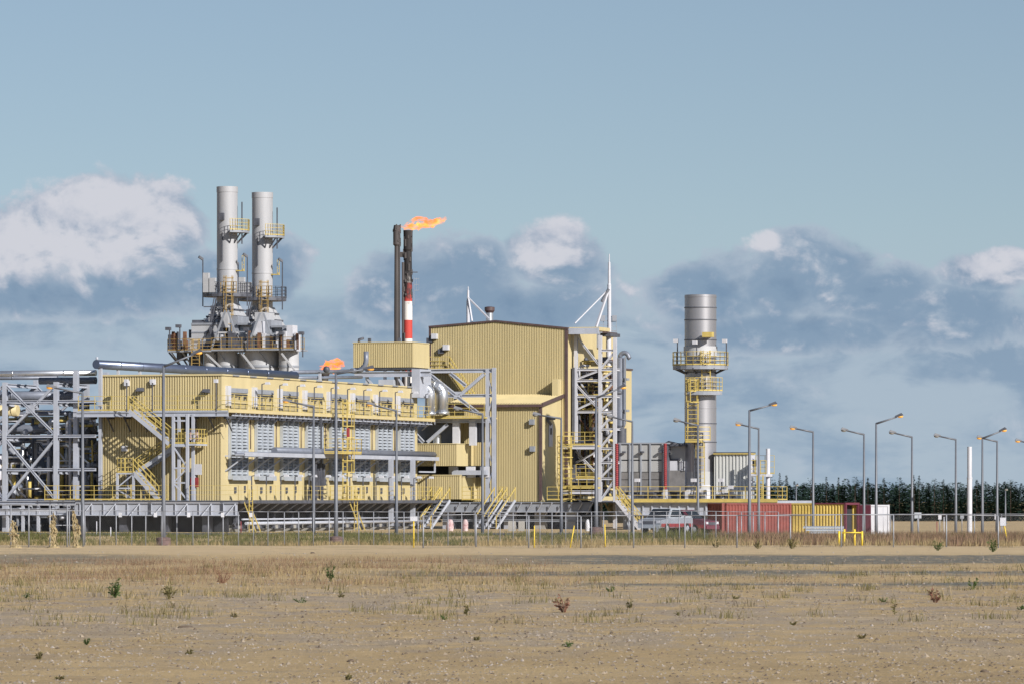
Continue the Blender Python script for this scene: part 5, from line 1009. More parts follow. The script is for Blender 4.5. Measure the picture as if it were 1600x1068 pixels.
MB().box(5.4, 5.5, .2, 2.3, .15, 2.4).build('interior_shade_panel', 'black', c2)  # near-black sheet added to stand for shade inside the open end
m = MB()
for yy in (.0, 2.3): m.box(5.93, 6.09, yy - .03, yy + .17, .02, 2.62)
m.box(5.93, 6.09, .14, 2.3, 2.45, 2.62); m.box(3.2, 6.0, -.03, .02, 2.5, 2.6); m.build('door_frame', 'maroon', c2)
MB().box(6.1, 7.1, 2.36, 2.42, .15, 2.45).build('open_door', 'maroon', c2)
c4 = container('white shipping container beside the open yellow one', 1390, 838, 19.4, 6.06, rad(98), 'white', None, 2.45)
p = Wp(1326, 838, 23.6); m = MB(); t = thing('steel_beam_bundle', 'grey steel beams lying on trestles before the yellow container', 'steel beams', (p.x - 1, p.y, 0), None, False)
for k in range(3): MB().ibeam((p.x - 2.6 - .2 * k, p.y + .15 * k, .75 + .17 * k), (p.x - .3, p.y + .15 * k, .75 + .17 * k), .12, .15, .03).build('steel_beam', 'louvre', t)
for dx2 in (-2.2, -.7): MB().bar((p.x + dx2, p.y + .1, 0), (p.x + dx2, p.y + .1, .68), .12).build('trestle', 'fence', t)
# ================================================================== PICKUP under the deck edge
def car(lab, px, py, s, rotz, top, low):
    p = Wp(px, py, s); z0 = ground_z(p.x, p.y); t = thing('pickup_truck', lab, 'pickup truck', (p.x, p.y, z0), None, False); t.rotation_euler = (0, 0, rotz); BASE[t.name] = (0, 0, 0)
    W_ = .9                                    # local: +x is the nose
    m = MB(); prof = [(2.55, .45), (2.6, .75), (2.5, 1.0), (1.25, 1.12), (-2.5, 1.12), (-2.55, .5)]
    for sg in (-1, 1): m.poly([(x, sg * W_, z) for x, z in (prof if sg < 0 else prof[::-1])])
    for (a, za_), (b, zb_) in zip(prof, prof[1:] + prof[:1]): m.quad((a, -W_, za_), (a, W_, za_), (b, W_, zb_), (b, -W_, zb_))
    body = m.build('body', low, t)
    m = MB(); m.hexa([(1.3, -.88, 1.1), (1.3, .88, 1.1), (-.9, .88, 1.1), (-.9, -.88, 1.1), (.55, -.72, 1.8), (.55, .72, 1.8), (-.7, .74, 1.8), (-.7, -.74, 1.8)]); cab = m.build('cab', top, t)
    m = MB(); m.quad((1.27, -.78, 1.16), (1.27, .78, 1.16), (.62, .66, 1.75), (.62, -.66, 1.75)); m.v = [(x + .03, y, z + .02) for x, y, z in m.v]; m.build('windscreen', 'glass', cab)
    for sg in (-1, 1): MB().box(-2.45, 2.5, sg * .895, sg * .915, .5, .74).build('side_stripe', 'hose', t)
    for sg in (-1, 1): m = MB(); m.quad((1.0, sg * .885, 1.2), (-.7, sg * .90, 1.2), (-.6, sg * .78, 1.7), (.5, sg * .78, 1.7)); m.build('side_window', 'glass', cab)
    m = MB(); m.quad((2.5, -.85, 1.02), (2.5, .85, 1.02), (1.3, .85, 1.135), (1.3, -.85, 1.135)); m.v = [(x, y, z + .01) for x, y, z in m.v]; m.build('bonnet', top, t)
    MB().box(-2.5, -.95, -.8, .8, 1.13, 1.32).build('bed_cover', top, t); MB().box(2.56, 2.66, -.85, .85, .42, .66).build('bumper', top, t); MB().box(2.55, 2.62, -.5, .5, .72, .92).build('grille', 'dark', t)
    for sg in (-1, 1):
        MB().box(2.53, 2.6, sg * .55 - .0, sg * .82, .78, .95).build('headlight', 'white', t)
        for x in (1.6, -1.6): w = MB(); w.tube([(x, sg * .72, .38), (x, sg * .93, .38)], .38, 18); w = w.build('wheel', 'tyre', t); h = MB(); h.tube([(x, sg * .92, .38), (x, sg * .945, .38)], .21, 14); h.build('rim', 'steel', w)
    return t
car('white pickup with red lower body parked under the deck edge', 1040, 823, 22.2, rad(-118), 'louvre', 'midgrey')
car('dark red pickup standing behind the white one', 1066, 820, 21.6, rad(-35), 'maroon', 'maroon')
# ================================================================== LAMP POSTS
def lamp(lab, px, pb, hx, hy, base, s, lit=True, drum=False, grp='street lamps along the fence'):
    b = Wp(px, base, s); gz = ground_z(b.x, b.y); zb = HC + (HOR - pb) / s; t = thing('street_lamp', lab, 'street lamp', (b.x, b.y, gz), grp, False); h = zb - gz; k = 1 if h > 9 else .85
    MB().tube([(b.x, b.y, gz - .1), (b.x, b.y, gz + .15 * h), (b.x, b.y, zb)], .1, 10, True, [.15 * k, .13 * k, .075 * k]).build('pole', 'pole', t)
    hp = Wp(hx, hy, s); d = Vector((hp.x - b.x, 0, hp.z - zb)); MB().tube([(b.x, b.y, zb - .05), (b.x + d.x * .85, b.y, zb + d.z * .85)], .06, 8, True, [.075, .05]).build('arm', 'pole', t)
    u = d.normalized(); a = Vector((b.x, b.y, zb)) + d * .78; e = Vector((b.x, b.y, zb)) + d + u * .22; w = .2
    n_ = u.cross(Vector((0, 1, 0))); n_ = n_ if n_.z > 0 else -n_; m = MB(); l = Vector((0, 1, 0))
    m.hexa([a - l * .07, a + l * .07, e + l * w, e - l * w] + [a - l * .05 + n_ * .12, a + l * .05 + n_ * .12, e + l * w * .6 + n_ * .2 - u * .1, e - l * w * .6 + n_ * .2 - u * .1]); hd = m.build('lamp_head', 'dark', t)
    c = e - u * .25; m = MB(); m.blob(c - n_ * .03, (.22, .13, .11), 12, 7, 0); m.build('lens', 'amber' if lit else 'amberoff', hd)
    if drum: m = MB(); m.lathe((b.x, b.y), [(.46, gz - .2), (.47, gz + .1), (.44, gz + .34), (.46, gz + .36), (.46, gz + .5), (.2, gz + .56)], 18); m.build('footing', 'drum', t)
    else: MB().lathe((b.x, b.y), [(.25, gz - .1), (.25, gz + .06), (.16, gz + .1)], 12).build('base_plate', 'pole', t)
    return t
L1_ = (('tallest grey lamp mast, on a rusty footing before the ribbed end wall', 255.5, 571, 311, 550, 848, 25.0, True, True),
       ('tall grey lamp mast on a rusty footing before the caged ladder of the long hall', 525, 582, 580, 575, 845, 24.4, True, True),
       ('grey lamp mast on a dark footing before the open steel tower', 931.5, 620, 974, 604, 838, 23.0, True, True),
       ('tall lamp mast before the grey cabin, arm turned to the forest side', 1171, 640, 1210, 631, 838, 22, True, False),
       ('tall lamp mast before the white container, arm turned to the forest side', 1369, 660, 1407, 649, 838, 21.5, True, False),
       ('lamp mast beside the free-standing white pipe, arm turned to the forest side', 1535, 683, 1569, 671, 838, 20.5, True, False))
for a in L1_: lamp(*a)
L2_ = (('slim lamp post before the pipe rack, arm over the rack', 129, 612, 77, 604, 840, 24), ('slim lamp post before the louvres, left of the tall footed mast'.replace('left of', 'next to'), 490, 633, 446, 626, 836, 23), ('slim lamp post before the last louvres of the long hall', 619.5, 640, 577, 631, 835, 22.6),
       ('slim lamp post before the yellow boxes between the halls', 754, 645, 713, 638, 834, 22.4), ('slim lamp post before the annex corner, shadowing the ribbed wall', 877, 652, 836, 647, 833, 22), ('slim lamp post before the grey turbine enclosure', 988, 657, 952, 650, 833, 21.6), ('slim lamp post before the big steel stack', 1090.5, 663, 1056, 656, 833, 21.3),
       ('slim lamp post before the end of the plant deck', 1185.5, 668, 1153, 662, 832, 21), ('slim lamp post behind the yellow container', 1270.5, 673, 1238, 668, 830, 20.7), ('slim lamp post behind the open end of the yellow container', 1350, 677, 1318, 671, 830, 20.4), ('slim lamp post beyond the white container', 1425, 681, 1393, 675, 829, 20.1),
       ('slim lamp post before the wood, next to the free-standing white pipe', 1493.5, 685, 1463, 680, 829, 19.8), ('slim lamp post with white shaft foot, past the white pipe', 1558, 688, 1530, 683, 829, 19.5), ('slim lamp post at the far end of the lamp row', 1619, 692, 1590, 688, 828, 19.2))
for i, a in enumerate(L2_): lamp(*a, lit=i not in (3, 4, 5, 6, 9, 10, 11), drum=False)
for lab, px, pt in (('small distant lamp post before the wood behind the yellow container', 1244, 758), ('small distant lamp post before the wood past the white pipe', 1571, 765)): lamp(lab, px, pt, px + 1.5, pt - 1, 812, 12.5, False, False, 'distant lamps')
p = Wp(1515, 815, 20.0); t = thing('vent_pipe', 'free-standing white vertical pipe on the gravel before the wood', 'pipe', (p.x, p.y, .4), None, False); MB().lathe((p.x, p.y), [(.2, .3), (.2, 2.9 + 34 / 20), (.18, 2.9 + 34 / 20), (.18, 2.9 + 83 / 20), (.14, 2.9 + 83 / 20)], 16).build('pipe_run', 'white', t); MB().lathe((p.x, p.y), [(.21, 2.9 + 33 / 20), (.225, 2.9 + 33 / 20), (.225, 2.9 + 35 / 20), (.21, 2.9 + 35 / 20)][::-1], 16, False).build('collar', 'white', t)
# ================================================================== FENCES
MT['mesh_wire'] = mat('chain_link_wire', (.13, .135, .15), .5, .4, .1, 2)
def fence(lab, pts, H, sp, r=.035, rails=(1.0,), wire=.14, extra=0, cat='fence'):
    """pts: world (X,Y) polyline; a post object every sp metres, rails, and a chain-link net of real wires"""
    b = (pts[0][0], pts[0][1], 0); t = thing('chain_link_fence', lab, cat, b, None, False); P = [Vector((*p, 0)) for p in pts]; proto = None; rl = MB(); wr = MB()
    for A_, B_ in zip(P, P[1:]):
        L = (B_ - A_).length; n = max(1, round(L / sp)); d = (B_ - A_) / n
        for i in range(n + (1 if B_ == P[-1] else 0)):
            q = A_ + d * i + Vector((U(-.05, .05), U(-.05, .05), 0)); gz = ground_z(q.x, q.y)
            if proto is None: proto = MB().tube([(q.x, q.y, gz - .2), (q.x, q.y, gz + H)], r, 7).build('post', 'fence', t); p0 = Vector((q.x, q.y, gz))
            else: c = proto.copy(); COL.objects.link(c); c.parent = t; c.location = Vector((q.x, q.y, gz)) - p0; c.rotation_euler = (0, 0, 0)
        for i in range(n):
            u, w = A_ + d * i, A_ + d * (i + 1); zu, zw = ground_z(u.x, u.y), ground_z(w.x, w.y)
            for k in rails: rl.tube([(u.x, u.y, zu + H * k), (w.x, w.y, zw + H * k)], r * .62, 5)
        if wire:
            nn = int(L / wire); dd = (B_ - A_) / nn; hh = H * .96; k = hh / wire
            for i in range(nn):
                u = A_ + dd * i; gz = ground_z(u.x, u.y)
                for sg in (1, -1):
                    w = u + dd * (k * sg * .8); tw = Vector((.003, .003, 0)); a_ = Vector((u.x, u.y, gz + .03)); c_ = Vector((w.x, w.y, gz + hh)); e = dd.normalized() * .0022
                    wr.quad(a_ - e, a_ + e, c_ + e, c_ - e)
    rl.build('rail', 'fence', t)
    if wire: o = wr.build('net', 'mesh_wire', t); o['kind'] = 'stuff'
    return t
FW = lambda px, s: ((px - 800) / s, FPX / s)
tf = fence('tall chain-link fence running along the service road before the long hall', [FW(108, 25.6), FW(700, 25.0), FW(1215, 24.0)], 2.12, .95, .033, (1.0,))
for px in (188, 243, 295, 348, 392): x_, y_ = FW(px, 25.5); b_ = BASE[tf.name]; MB().box(x_ - .1, x_ + .1, y_ - .09, y_ - .07, HC - 27 / 25.5, HC - 20 / 25.5).build('warning_plate', 'white', tf)
fence('tall chain-link fence running on past the containers to the gravel yard', [FW(1215, 24.0), FW(1650, 23.2)], 1.95, 2.2, .033, (1.0,))
fence('low chain-link fence with widely spaced posts on the sand bank', [FW(661, 26.8), FW(1640, 26.6)], 1.9, 2.96, .045, (1.0,))
g = thing('fence_gate', 'tubular grey fence gate hung with torn straw-coloured cloth', 'gate', (*FW(60, 26.5), 0), None, False); m = MB(); GY = FPX / 26.5
for px in (-30, 17, 45, 78, 105): x_ = (px - 800) / 26.5; m2 = MB(); m2.tube([(x_, GY, -.05), (x_, GY, 2.62)], .045, 7); m2.build('post', 'fence', g)
for px in (115, 128): x_ = (px - 800) / 26.5; m2 = MB(); m2.tube([(x_, GY + 1, -.05), (x_, GY + 1, 2.7)], .045, 7); m2.build('post', 'fence', g)
for z in (2.6, 2.26, .06): x0_, x1_ = (-60 - 800) / 26.5, (118 - 800) / 26.5; m.tube([(x0_, GY, z), (x1_, GY, z)], .035, 6)
m.tube([((82 - 800) / 26.5, GY, 1.4), ((118 - 800) / 26.5, GY + 1, 1.4)], .03, 6); m.build('rail', 'fence', g)
m = MB(); x0_, x1_ = -32.4, -25.7
i = x0_
while i < x1_:
    for sg in (1, -1): m.quad((i - .002, GY, .06), (i + .002, GY, .06), (i + .002 + sg * 1.6, GY, 2.25), (i - .002 + sg * 1.6, GY, 2.25))
    i += .14
o = m.build('net', 'mesh_wire', g); o['kind'] = 'stuff'
def tarp(lab, px, pt, pb, w, seed, lean=0):
    """a torn cloth: crumpled hanging sheet plus loose ragged strips"""
    p = Wp(px, pb, 26.6); b = ground_z(p.x, p.y); zt = HC + (HOR - pt) / 26.6; t = thing('torn_cloth', lab, 'cloth', (p.x, p.y, b), None, False); H = zt - b; rs = random.Random(seed)
    for part in range(3):
        m = MB(); n, k = 22, 9; x0 = rs.uniform(-.12, .12); top = zt - part * rs.uniform(.1, .35) * H; bot = b + (0 if part == 0 else rs.uniform(.1, .5) * H); g = []
        for i in range(n + 1):
            u = i / n; z = top + (bot - top) * u; ww = w * (.55 + 1.0 * u ** 1.3) * (.75 + .5 * mnoise.noise(Vector((u * 5, seed, part)))); cx = p.x + x0 + lean * (1 - u) + .16 * mnoise.noise(Vector((u * 3, seed + 9, part)))
            for j in range(k + 1):
                v = j / k * 2 - 1; q = mnoise.noise(Vector((v * 3.5, u * 2.2, seed + part * 3))); g.append((cx + ww * v + .10 * q, p.y - .12 - .16 * abs(mnoise.noise(Vector((v * 5 + seed, u * 1.6, part)))) - .05 * part, z + .10 * mnoise.noise(Vector((v * 6, u * 6, seed)))))
        for i in range(n):
            for j in range(k):
                if mnoise.noise(Vector((j * .8, i * .5, seed * 3 + part))) > .32 or (j in (0, k - 1) and rs.random() < .35): continue
                q = i * (k + 1) + j; m.quad(g[q], g[q + 1], g[q + k + 2], g[q + k + 1])
        m.build('cloth_sheet', 'straw', t)
    m = MB()
    for k in range(36):
        u = rs.random(); c_ = Vector((p.x + lean * u + rs.uniform(-w, w), p.y - .2, b + .1 + H * u * .9)); q = c_ + Vector((rs.uniform(-.2, .2), rs.uniform(-.1, .05), -rs.uniform(.1, .45))); m.quad(c_ + Vector((-.025, 0, 0)), c_ + Vector((.025, .01, 0)), q + Vector((.012, 0, 0)), q - Vector((.012, 0, 0)))
    m.blob((p.x, p.y - .15, b), (w * 2.2, .3, .09), 12, 6, .6, 2.2, seed); m.build('frayed_edge', 'straw', t); return t
tarp('torn cloth bunch hanging on the fence gate, dark inside', 25, 812, 862, .17, 1, -.1); tarp('long torn straw cloth trailing to the sand from the gate', 84, 800, 866, .16, 2, -.12); tarp('torn straw cloth tied high on the gate end post', 121, 797, 852, .13, 3, -.2)
# ================================================================== SMALL YARD THINGS
s_ = 26.2; t = thing('yellow_barrier', 'bright yellow tubular barrier frame on the sand by the fence', 'barrier', (*FW(1329, s_), 0), None, False); gz = ground_z(*FW(1329, s_))
for px, py, dy_ in ((1311, 829, 0), (1321, 826, 1.0), (1337, 826, 1.0), (1347, 829, 0)): x_, y_ = FW(px, s_); m = MB(); m.tube([(x_, y_ + dy_, gz - .05), (x_, y_ + dy_, HC + (HOR - py) / s_)], .065, 10); m.build('post', 'brightyellow', t)
x0_, y_ = FW(1311, s_); x1_ = FW(1347, s_)[0]; m = MB(); m.tube([(x0_, y_, .95), (x1_, y_, .95)], .035, 8); m.build('rail', 'brightyellow', t); m = MB(); m.tube([(x0_, y_, .92), (FW(1321, s_)[0], y_ + 1, .92)], .035, 8); m.tube([(x1_, y_, .92), (FW(1337, s_)[0], y_ + 1, .92)], .035, 8); m.build('side_rail', 'brightyellow', t)
def signpost(lab, px, pt, pb, w, h, s, post, board, lean=0):
    x_, y_ = FW(px, s); gz = ground_z(x_, y_); z1 = HC + (HOR - pt) / s; t = thing('marker_sign', lab, 'sign', (x_, y_, gz), None, False); MB().tube([(x_ + lean, y_, gz - .1), (x_, y_, z1 - .02)], .04, 7).build('post', post, t)
    m = MB(); m.box(x_ - w / 2, x_ + w / 2, y_ - .06, y_ - .035, z1 - h, z1); q = m.build('board', board, t); MB().box(x_ - w / 2 - .02, x_ + w / 2 + .02, y_ - .034, y_ - .02, z1 - h - .02, z1 + .02).build('board_frame', 'fence', q)
signpost('white marker board on a yellow post at the fence corner', 646.5, 806, 850, .42, .26, 26.6, 'brightyellow', 'white'); signpost('white board on a leaning yellow stake past the white pipe', 1567, 808, 855, .36, .5, 25.0, 'brightyellow', 'white', .35)
signpost('grey board in the gravel yard beyond the white container', 1434, 800, 825, .55, .45, 19.5, 'fence', 'louvre'); signpost('small white board in the gravel yard', 1468.5, 803, 825, .26, .4, 19, 'fence', 'white'); signpost('grey board before the wood next to the white pipe', 1503, 803, 820, .3, .35, 18, 'fence', 'midgrey'); signpost('small white box on a post past the white pipe', 1556, 803, 825, .2, .4, 19.3, 'fence', 'white')
for lab, px, pt, s, ln, mn in (('thin yellow stake beside the sand bank fence', 835, 822, 26.4, 0, 'brightyellow'), ('leaning thin yellow stake by the sand bank fence post', 897, 822, 26.4, -.25, 'brightyellow'), ('thin yellow stake between two posts of the sand bank fence', 945, 820, 26.4, .03, 'brightyellow'), ('white stake standing on the roadside by the pipe rack', 151, 815, 23.0, 0, 'white'), ('short white stake beside the service road', 173, 824, 23.5, 0, 'white'), ('white stake in the gravel yard', 1475, 808, 19.4, 0, 'white'), ('red stake by the service road before the louvres', 376.5, 815, 22.6, 0, 'hose'), ('red stake in the gravel yard', 1464, 815, 19.2, 0, 'hose')):
    x_, y_ = FW(px, s); gz = ground_z(x_, y_); t = MB(); t.tube([(x_ + ln, y_, gz - .1), (x_, y_, HC + (HOR - pt) / s)], .035, 6); t.lathe((x_, y_), [(.03, HC + (HOR - pt) / s), (.045, HC + (HOR - pt) / s + .02), (.01, HC + (HOR - pt) / s + .08)], 6); o = t.build('marker_stake', mn); tag(o, lab, 'stake')
rs = random.Random(17); m = MB()
for k in range(150): x_ = rs.uniform(52, 130); y_ = rs.uniform(455, 500); m.blob((x_, y_, .42 + ground_z(x_, y_) - .4), (rs.uniform(.5, 1.6), rs.uniform(.5, 1.4), rs.uniform(.25, .75)), 8, 5, .5, 1.2, k)
tag(m.build('gravel_heaps', 'stone'), 'low pale gravel heaps along the yard before the wood', 'gravel', kind='stuff')
#PART5
# ================================================================== VEGETATION
def gmat(name, cols, scale=.8):
    m = bpy.data.materials.new(name); m.use_nodes = True; t = m.node_tree; b = t.nodes['Principled BSDF']; b.inputs['Roughness'].default_value = .8; b.inputs['Specular IOR Level'].default_value = .03
    g = t.nodes.new('ShaderNodeTexCoord'); n = t.nodes.new('ShaderNodeTexNoise'); n.inputs['Scale'].default_value = scale; n.inputs['Detail'].default_value = 8; n.inputs['Roughness'].default_value = .75; t.links.new(g.outputs['Object'], n.inputs['Vector'])
    r = t.nodes.new('ShaderNodeValToRGB'); el = r.color_ramp.elements
    for i, c in enumerate(cols):
        p = .32 + .36 * i / (len(cols) - 1); e = el[0] if i == 0 else (el[1] if i == len(cols) - 1 else el.new(p)); e.position = p; e.color = (*c, 1)
    t.links.new(n.outputs[0], r.inputs[0]); t.links.new(r.outputs[0], b.inputs['Base Color']); return m
MT['grass_green'] = gmat('green_grass', ((.05, .07, .022), (.085, .105, .035), (.17, .15, .06)), .35)
MT['grass_dry'] = gmat('dry_grass', ((.25, .195, .10), (.17, .14, .07), (.33, .255, .14)), .5)
MT['grass_rust'] = gmat('rusty_grass', ((.15, .09, .07), (.20, .125, .075), (.115, .075, .068), (.24, .17, .10)), .6)
MT['weed'] = gmat('weed_leaf', ((.045, .075, .025), (.09, .13, .045)), 2.0)
MT['weed2'] = gmat('olive_weed', ((.11, .105, .045), (.18, .15, .07)), 2.0)
MT['redweed'] = gmat('red_weed', ((.15, .07, .055), (.24, .13, .085)), 2.0)
MT['needle'] = gmat('pine_needles', ((.016, .034, .028), (.025, .05, .037), (.038, .064, .042)), .5)
MT['bark'] = mat('pine_bark', (.06, .04, .03), .9, 0, .3, 2)
RG = np.random.default_rng(5)
def blades(name, xy, h, w, lean, m, label=None, cat=None, parent=None, base=(0, 0, 0)):
    """many bent grass blades as one mesh: 2 quads-as-triangles per blade"""
    n = len(xy); z = np.array([ground_z(a, b) for a, b in xy]); ang = RG.uniform(0, 2 * np.pi, n); la = RG.uniform(0, 2 * np.pi, n); ll = RG.uniform(.1, 1, n) * lean * h
    bx, by = np.cos(ang) * w / 2, np.sin(ang) * w / 2; lx_, ly_ = np.cos(la) * ll, np.sin(la) * ll; X, Y = xy[:, 0], xy[:, 1]; o = np.array(base)
    v = np.stack([np.stack([X - bx, Y - by, z - .02], 1), np.stack([X + bx, Y + by, z - .02], 1), np.stack([X + bx * .7 + lx_ * .35, Y + by * .7 + ly_ * .35, z + h * .6], 1), np.stack([X - bx * .7 + lx_ * .35, Y - by * .7 + ly_ * .35, z + h * .6], 1), np.stack([X + lx_, Y + ly_, z + h], 1)], 1).reshape(-1, 3) - o
    i = np.arange(n)[:, None] * 5; f = np.concatenate([np.concatenate([i, i + 1, i + 2, i + 3], 1).reshape(-1), ]); f4 = np.concatenate([i, i + 1, i + 2, i + 3], 1); f3 = np.concatenate([i + 3, i + 2, i + 4], 1)
    me = bpy.data.meshes.new(name); me.from_pydata(v.tolist(), [], f4.tolist() + f3.tolist()); me.materials.append(MT[m]); me.update()
    ob = bpy.data.objects.new(name, me); COL.objects.link(ob)
    if parent is not None: ob.parent = parent
    else: tag(ob, label, cat, kind='stuff')
    return ob
def clumped(n, x0, x1, y0, y1, k, sg, fn=None):
    cx, cy = RG.uniform(x0, x1, k), RG.uniform(y0, y1, k); idx = RG.integers(0, k, n); xy = np.stack([cx[idx] + RG.normal(0, sg, n), cy[idx] + RG.normal(0, sg * 1.6, n)], 1)
    xy = xy[(xy[:, 1] > y0 - 2) & (xy[:, 1] < y1 + 2)]
    if fn is not None: xy = xy[RG.uniform(0, 1, len(xy)) < np.array([fn(a, b) for a, b in xy])]
    return xy
pxof = lambda X, Y: 800 + FPX * X / Y
# green strip between fence and road, turning brown past the containers
a = clumped(30000, -36, 18, 322, 345, 700, .5); blades('grass_strip', a, RG.uniform(.1, .42, len(a)), RG.uniform(.02, .045, len(a)), .7, 'grass_green', 'green grass strip between the tall fence and the service road', 'grass')
a = clumped(26000, 14, 40, 312, 352, 700, .6); blades('tall_dry_grass', a, RG.uniform(.35, .95, len(a)), RG.uniform(.02, .05, len(a)), .5, 'grass_rust', 'tall brown dry grass before the containers and the gravel yard', 'grass')
a = clumped(9000, 10, 40, 318, 352, 300, .6); blades('yard_grass', a, RG.uniform(.3, .9, len(a)), RG.uniform(.02, .045, len(a)), .6, 'grass_green', 'green tufts mixed into the dry grass before the containers', 'grass')
a = clumped(7000, -2, 40, 302, 320, 160, .45); blades('bank_grass', a, RG.uniform(.15, .6, len(a)), RG.uniform(.015, .035, len(a)), .6, 'grass_dry', 'straw-coloured tufts on the sand bank along the low fence', 'grass')
a = clumped(6000, -38, 2, 316, 330, 180, .5); blades('verge_grass', a, RG.uniform(.12, .4, len(a)), RG.uniform(.02, .04, len(a)), .6, 'grass_dry', 'dry straw grass at the foot of the tall fence', 'grass')
# rusty dry band across the foreground
def dens(X, Y): p = pxof(X, Y); return min(1, max(.06, 1.1 - max(0, p - 480) / 420)) if Y > 195 else min(1, max(.16, .9 - max(0, p - 500) / 700))
a = clumped(52000, -34, 32, 172, 244, 340, 1.1, dens); a = a[RG.uniform(0, 1, len(a)) < .8]; blades('rusty_grass', a, RG.uniform(.05, .46, len(a)) * RG.uniform(.3, 1, len(a)), RG.uniform(.008, .018, len(a)), .9, 'grass_rust', 'band of rusty dry grass across the sandy field', 'grass')
a = clumped(11000, -32, 34, 150, 215, 300, .45, dens); blades('straw_grass', a, RG.uniform(.06, .3, len(a)), RG.uniform(.012, .025, len(a)), .8, 'grass_dry', 'short straw grass scattered over the sandy field', 'grass')
a = clumped(6000, -20, 24, 84, 168, 260, .16); blades('low_tufts', a, RG.uniform(.02, .12, len(a)), RG.uniform(.006, .014, len(a)), 1.2, 'grass_dry', 'tiny dry tufts dotted over the bare sand', 'grass')
a = clumped(9000, -28, 32, 118, 226, 330, .25); blades('green_tufts', a, RG.uniform(.06, .3, len(a)), RG.uniform(.012, .025, len(a)), .8, 'weed2', 'small olive tufts dotted over the sandy field', 'grass')
# single weeds one can pick out
def weed(lab, px, py, hpx, wpx, m, n, grp=None, leafy=True):
    Y = ground_y(py); s = FPX / Y; X = (px - 800) / s; gz = ground_z(X, Y); h, w = hpx / s, wpx / s; t = thing('weed_plant', lab, 'weed', (X, Y, gz), grp, False); ms, ml = MB(), MB()
    n = max(3, int(n * .7)); z = Vector((0, 0, 1))
    for i in range(n):
        a = U(0, 6.28); q = R() ** .6; b = Vector((X + math.cos(a) * w * .14 * R(), Y + math.sin(a) * w * .14 * R(), gz - .02)); hh = h * U(.35, 1) * (1.1 - .35 * q); top = Vector((X + math.cos(a) * w * .6 * q, Y + math.sin(a) * w * .6 * q, gz + hh)); mid = b.lerp(top, .5) + z * hh * .12
        ms.bar(b, mid, .010 + .003 * h); ms.bar(mid, top, .007 + .002 * h)
        for k in range(9 if leafy else 4):
            u = U(.2, 1); c_ = b.lerp(mid, u * 2) if u < .5 else mid.lerp(top, u * 2 - 1); d = Vector((math.cos(a) + U(-1, 1), math.sin(a) + U(-1, 1), U(-.2, 1.0))).normalized() * U(.05, .12) * min(1.4, .45 + h); e = d.cross(Vector((U(-1, 1), U(-1, 1), U(-1, 1)))).normalized() * d.length * (.2 if leafy else .1)
            ml.quad(c_, c_ + d * .5 + e, c_ + d, c_ + d * .5 - e)
    ms.build('stems', m, t); ml.build('leaves', m, t); return t
weed('bushy dark green weed, the densest one on the sand', 179, 934, 32, 24, 'weed', 34); weed('olive upright weed with bare stems beside the densest green weed', 264, 936, 32, 20, 'weed2', 20); weed('tall loose green weed in the rusty grass', 517, 909, 34, 18, 'weed', 16); weed('clump of dark red-brown dry stalks in the rusty grass', 347, 910, 32, 30, 'redweed', 30, leafy=False)
weed('loose pale red weed leaning on bare sand', 882, 954, 28, 26, 'redweed', 22); weed('round dark green tuft on the gravel streak', 954, 928, 9, 14, 'weed', 20); weed('thin tall dry stalk with green leaves on the open sand', 1398, 960, 36, 6, 'weed2', 4); weed('slender lone dead stalk standing over the gravel streaks', 1398, 914, 28, 5, 'weed2', 3, leafy=False)
weed('red dry weed on the sand near the gravel streak', 1462, 940, 26, 22, 'redweed', 20); weed('bright green leafy weed on the gravel streak', 1519, 920, 24, 14, 'weed', 12); weed('dark green bush at the foot of the low fence, past the barrier', 1552, 862, 24, 16, 'weed', 30); weed('dark bush growing between the low fence and the red container', 1238, 858, 22, 18, 'weed2', 30); weed('dark tuft beside a post of the low fence', 1185, 858, 18, 12, 'weed2', 22); weed('dark thin weed by the sand bank fence', 1118, 857, 18, 14, 'weed2', 16); weed('green bush by a middle post of the low fence', 1465, 860, 20, 16, 'weed', 24)
G1 = 'small green tufts on the open sand'
for px, py, h, w in ((135, 1008, 11, 9), (296, 1020, 9, 9), (365, 962, 9, 10), (93, 1058, 6, 10), (62, 1030, 14, 8), (694, 965, 9, 12), (745, 1000, 6, 10), (545, 1062, 9, 6), (888, 1010, 9, 14), (1240, 975, 8, 14), (1347, 998, 8, 12), (1380, 940, 9, 12), (1060, 960, 8, 10), (1150, 938, 9, 10), (470, 940, 10, 18), (533, 932, 10, 8), (730, 958, 20, 8), (40, 934, 10, 10), (1595, 950, 8, 10), (985, 950, 16, 8)): weed('small low green tuft alone on the open sand', px, py, h, w, random.choice(('weed', 'weed2', 'weed2')), 14, G1)
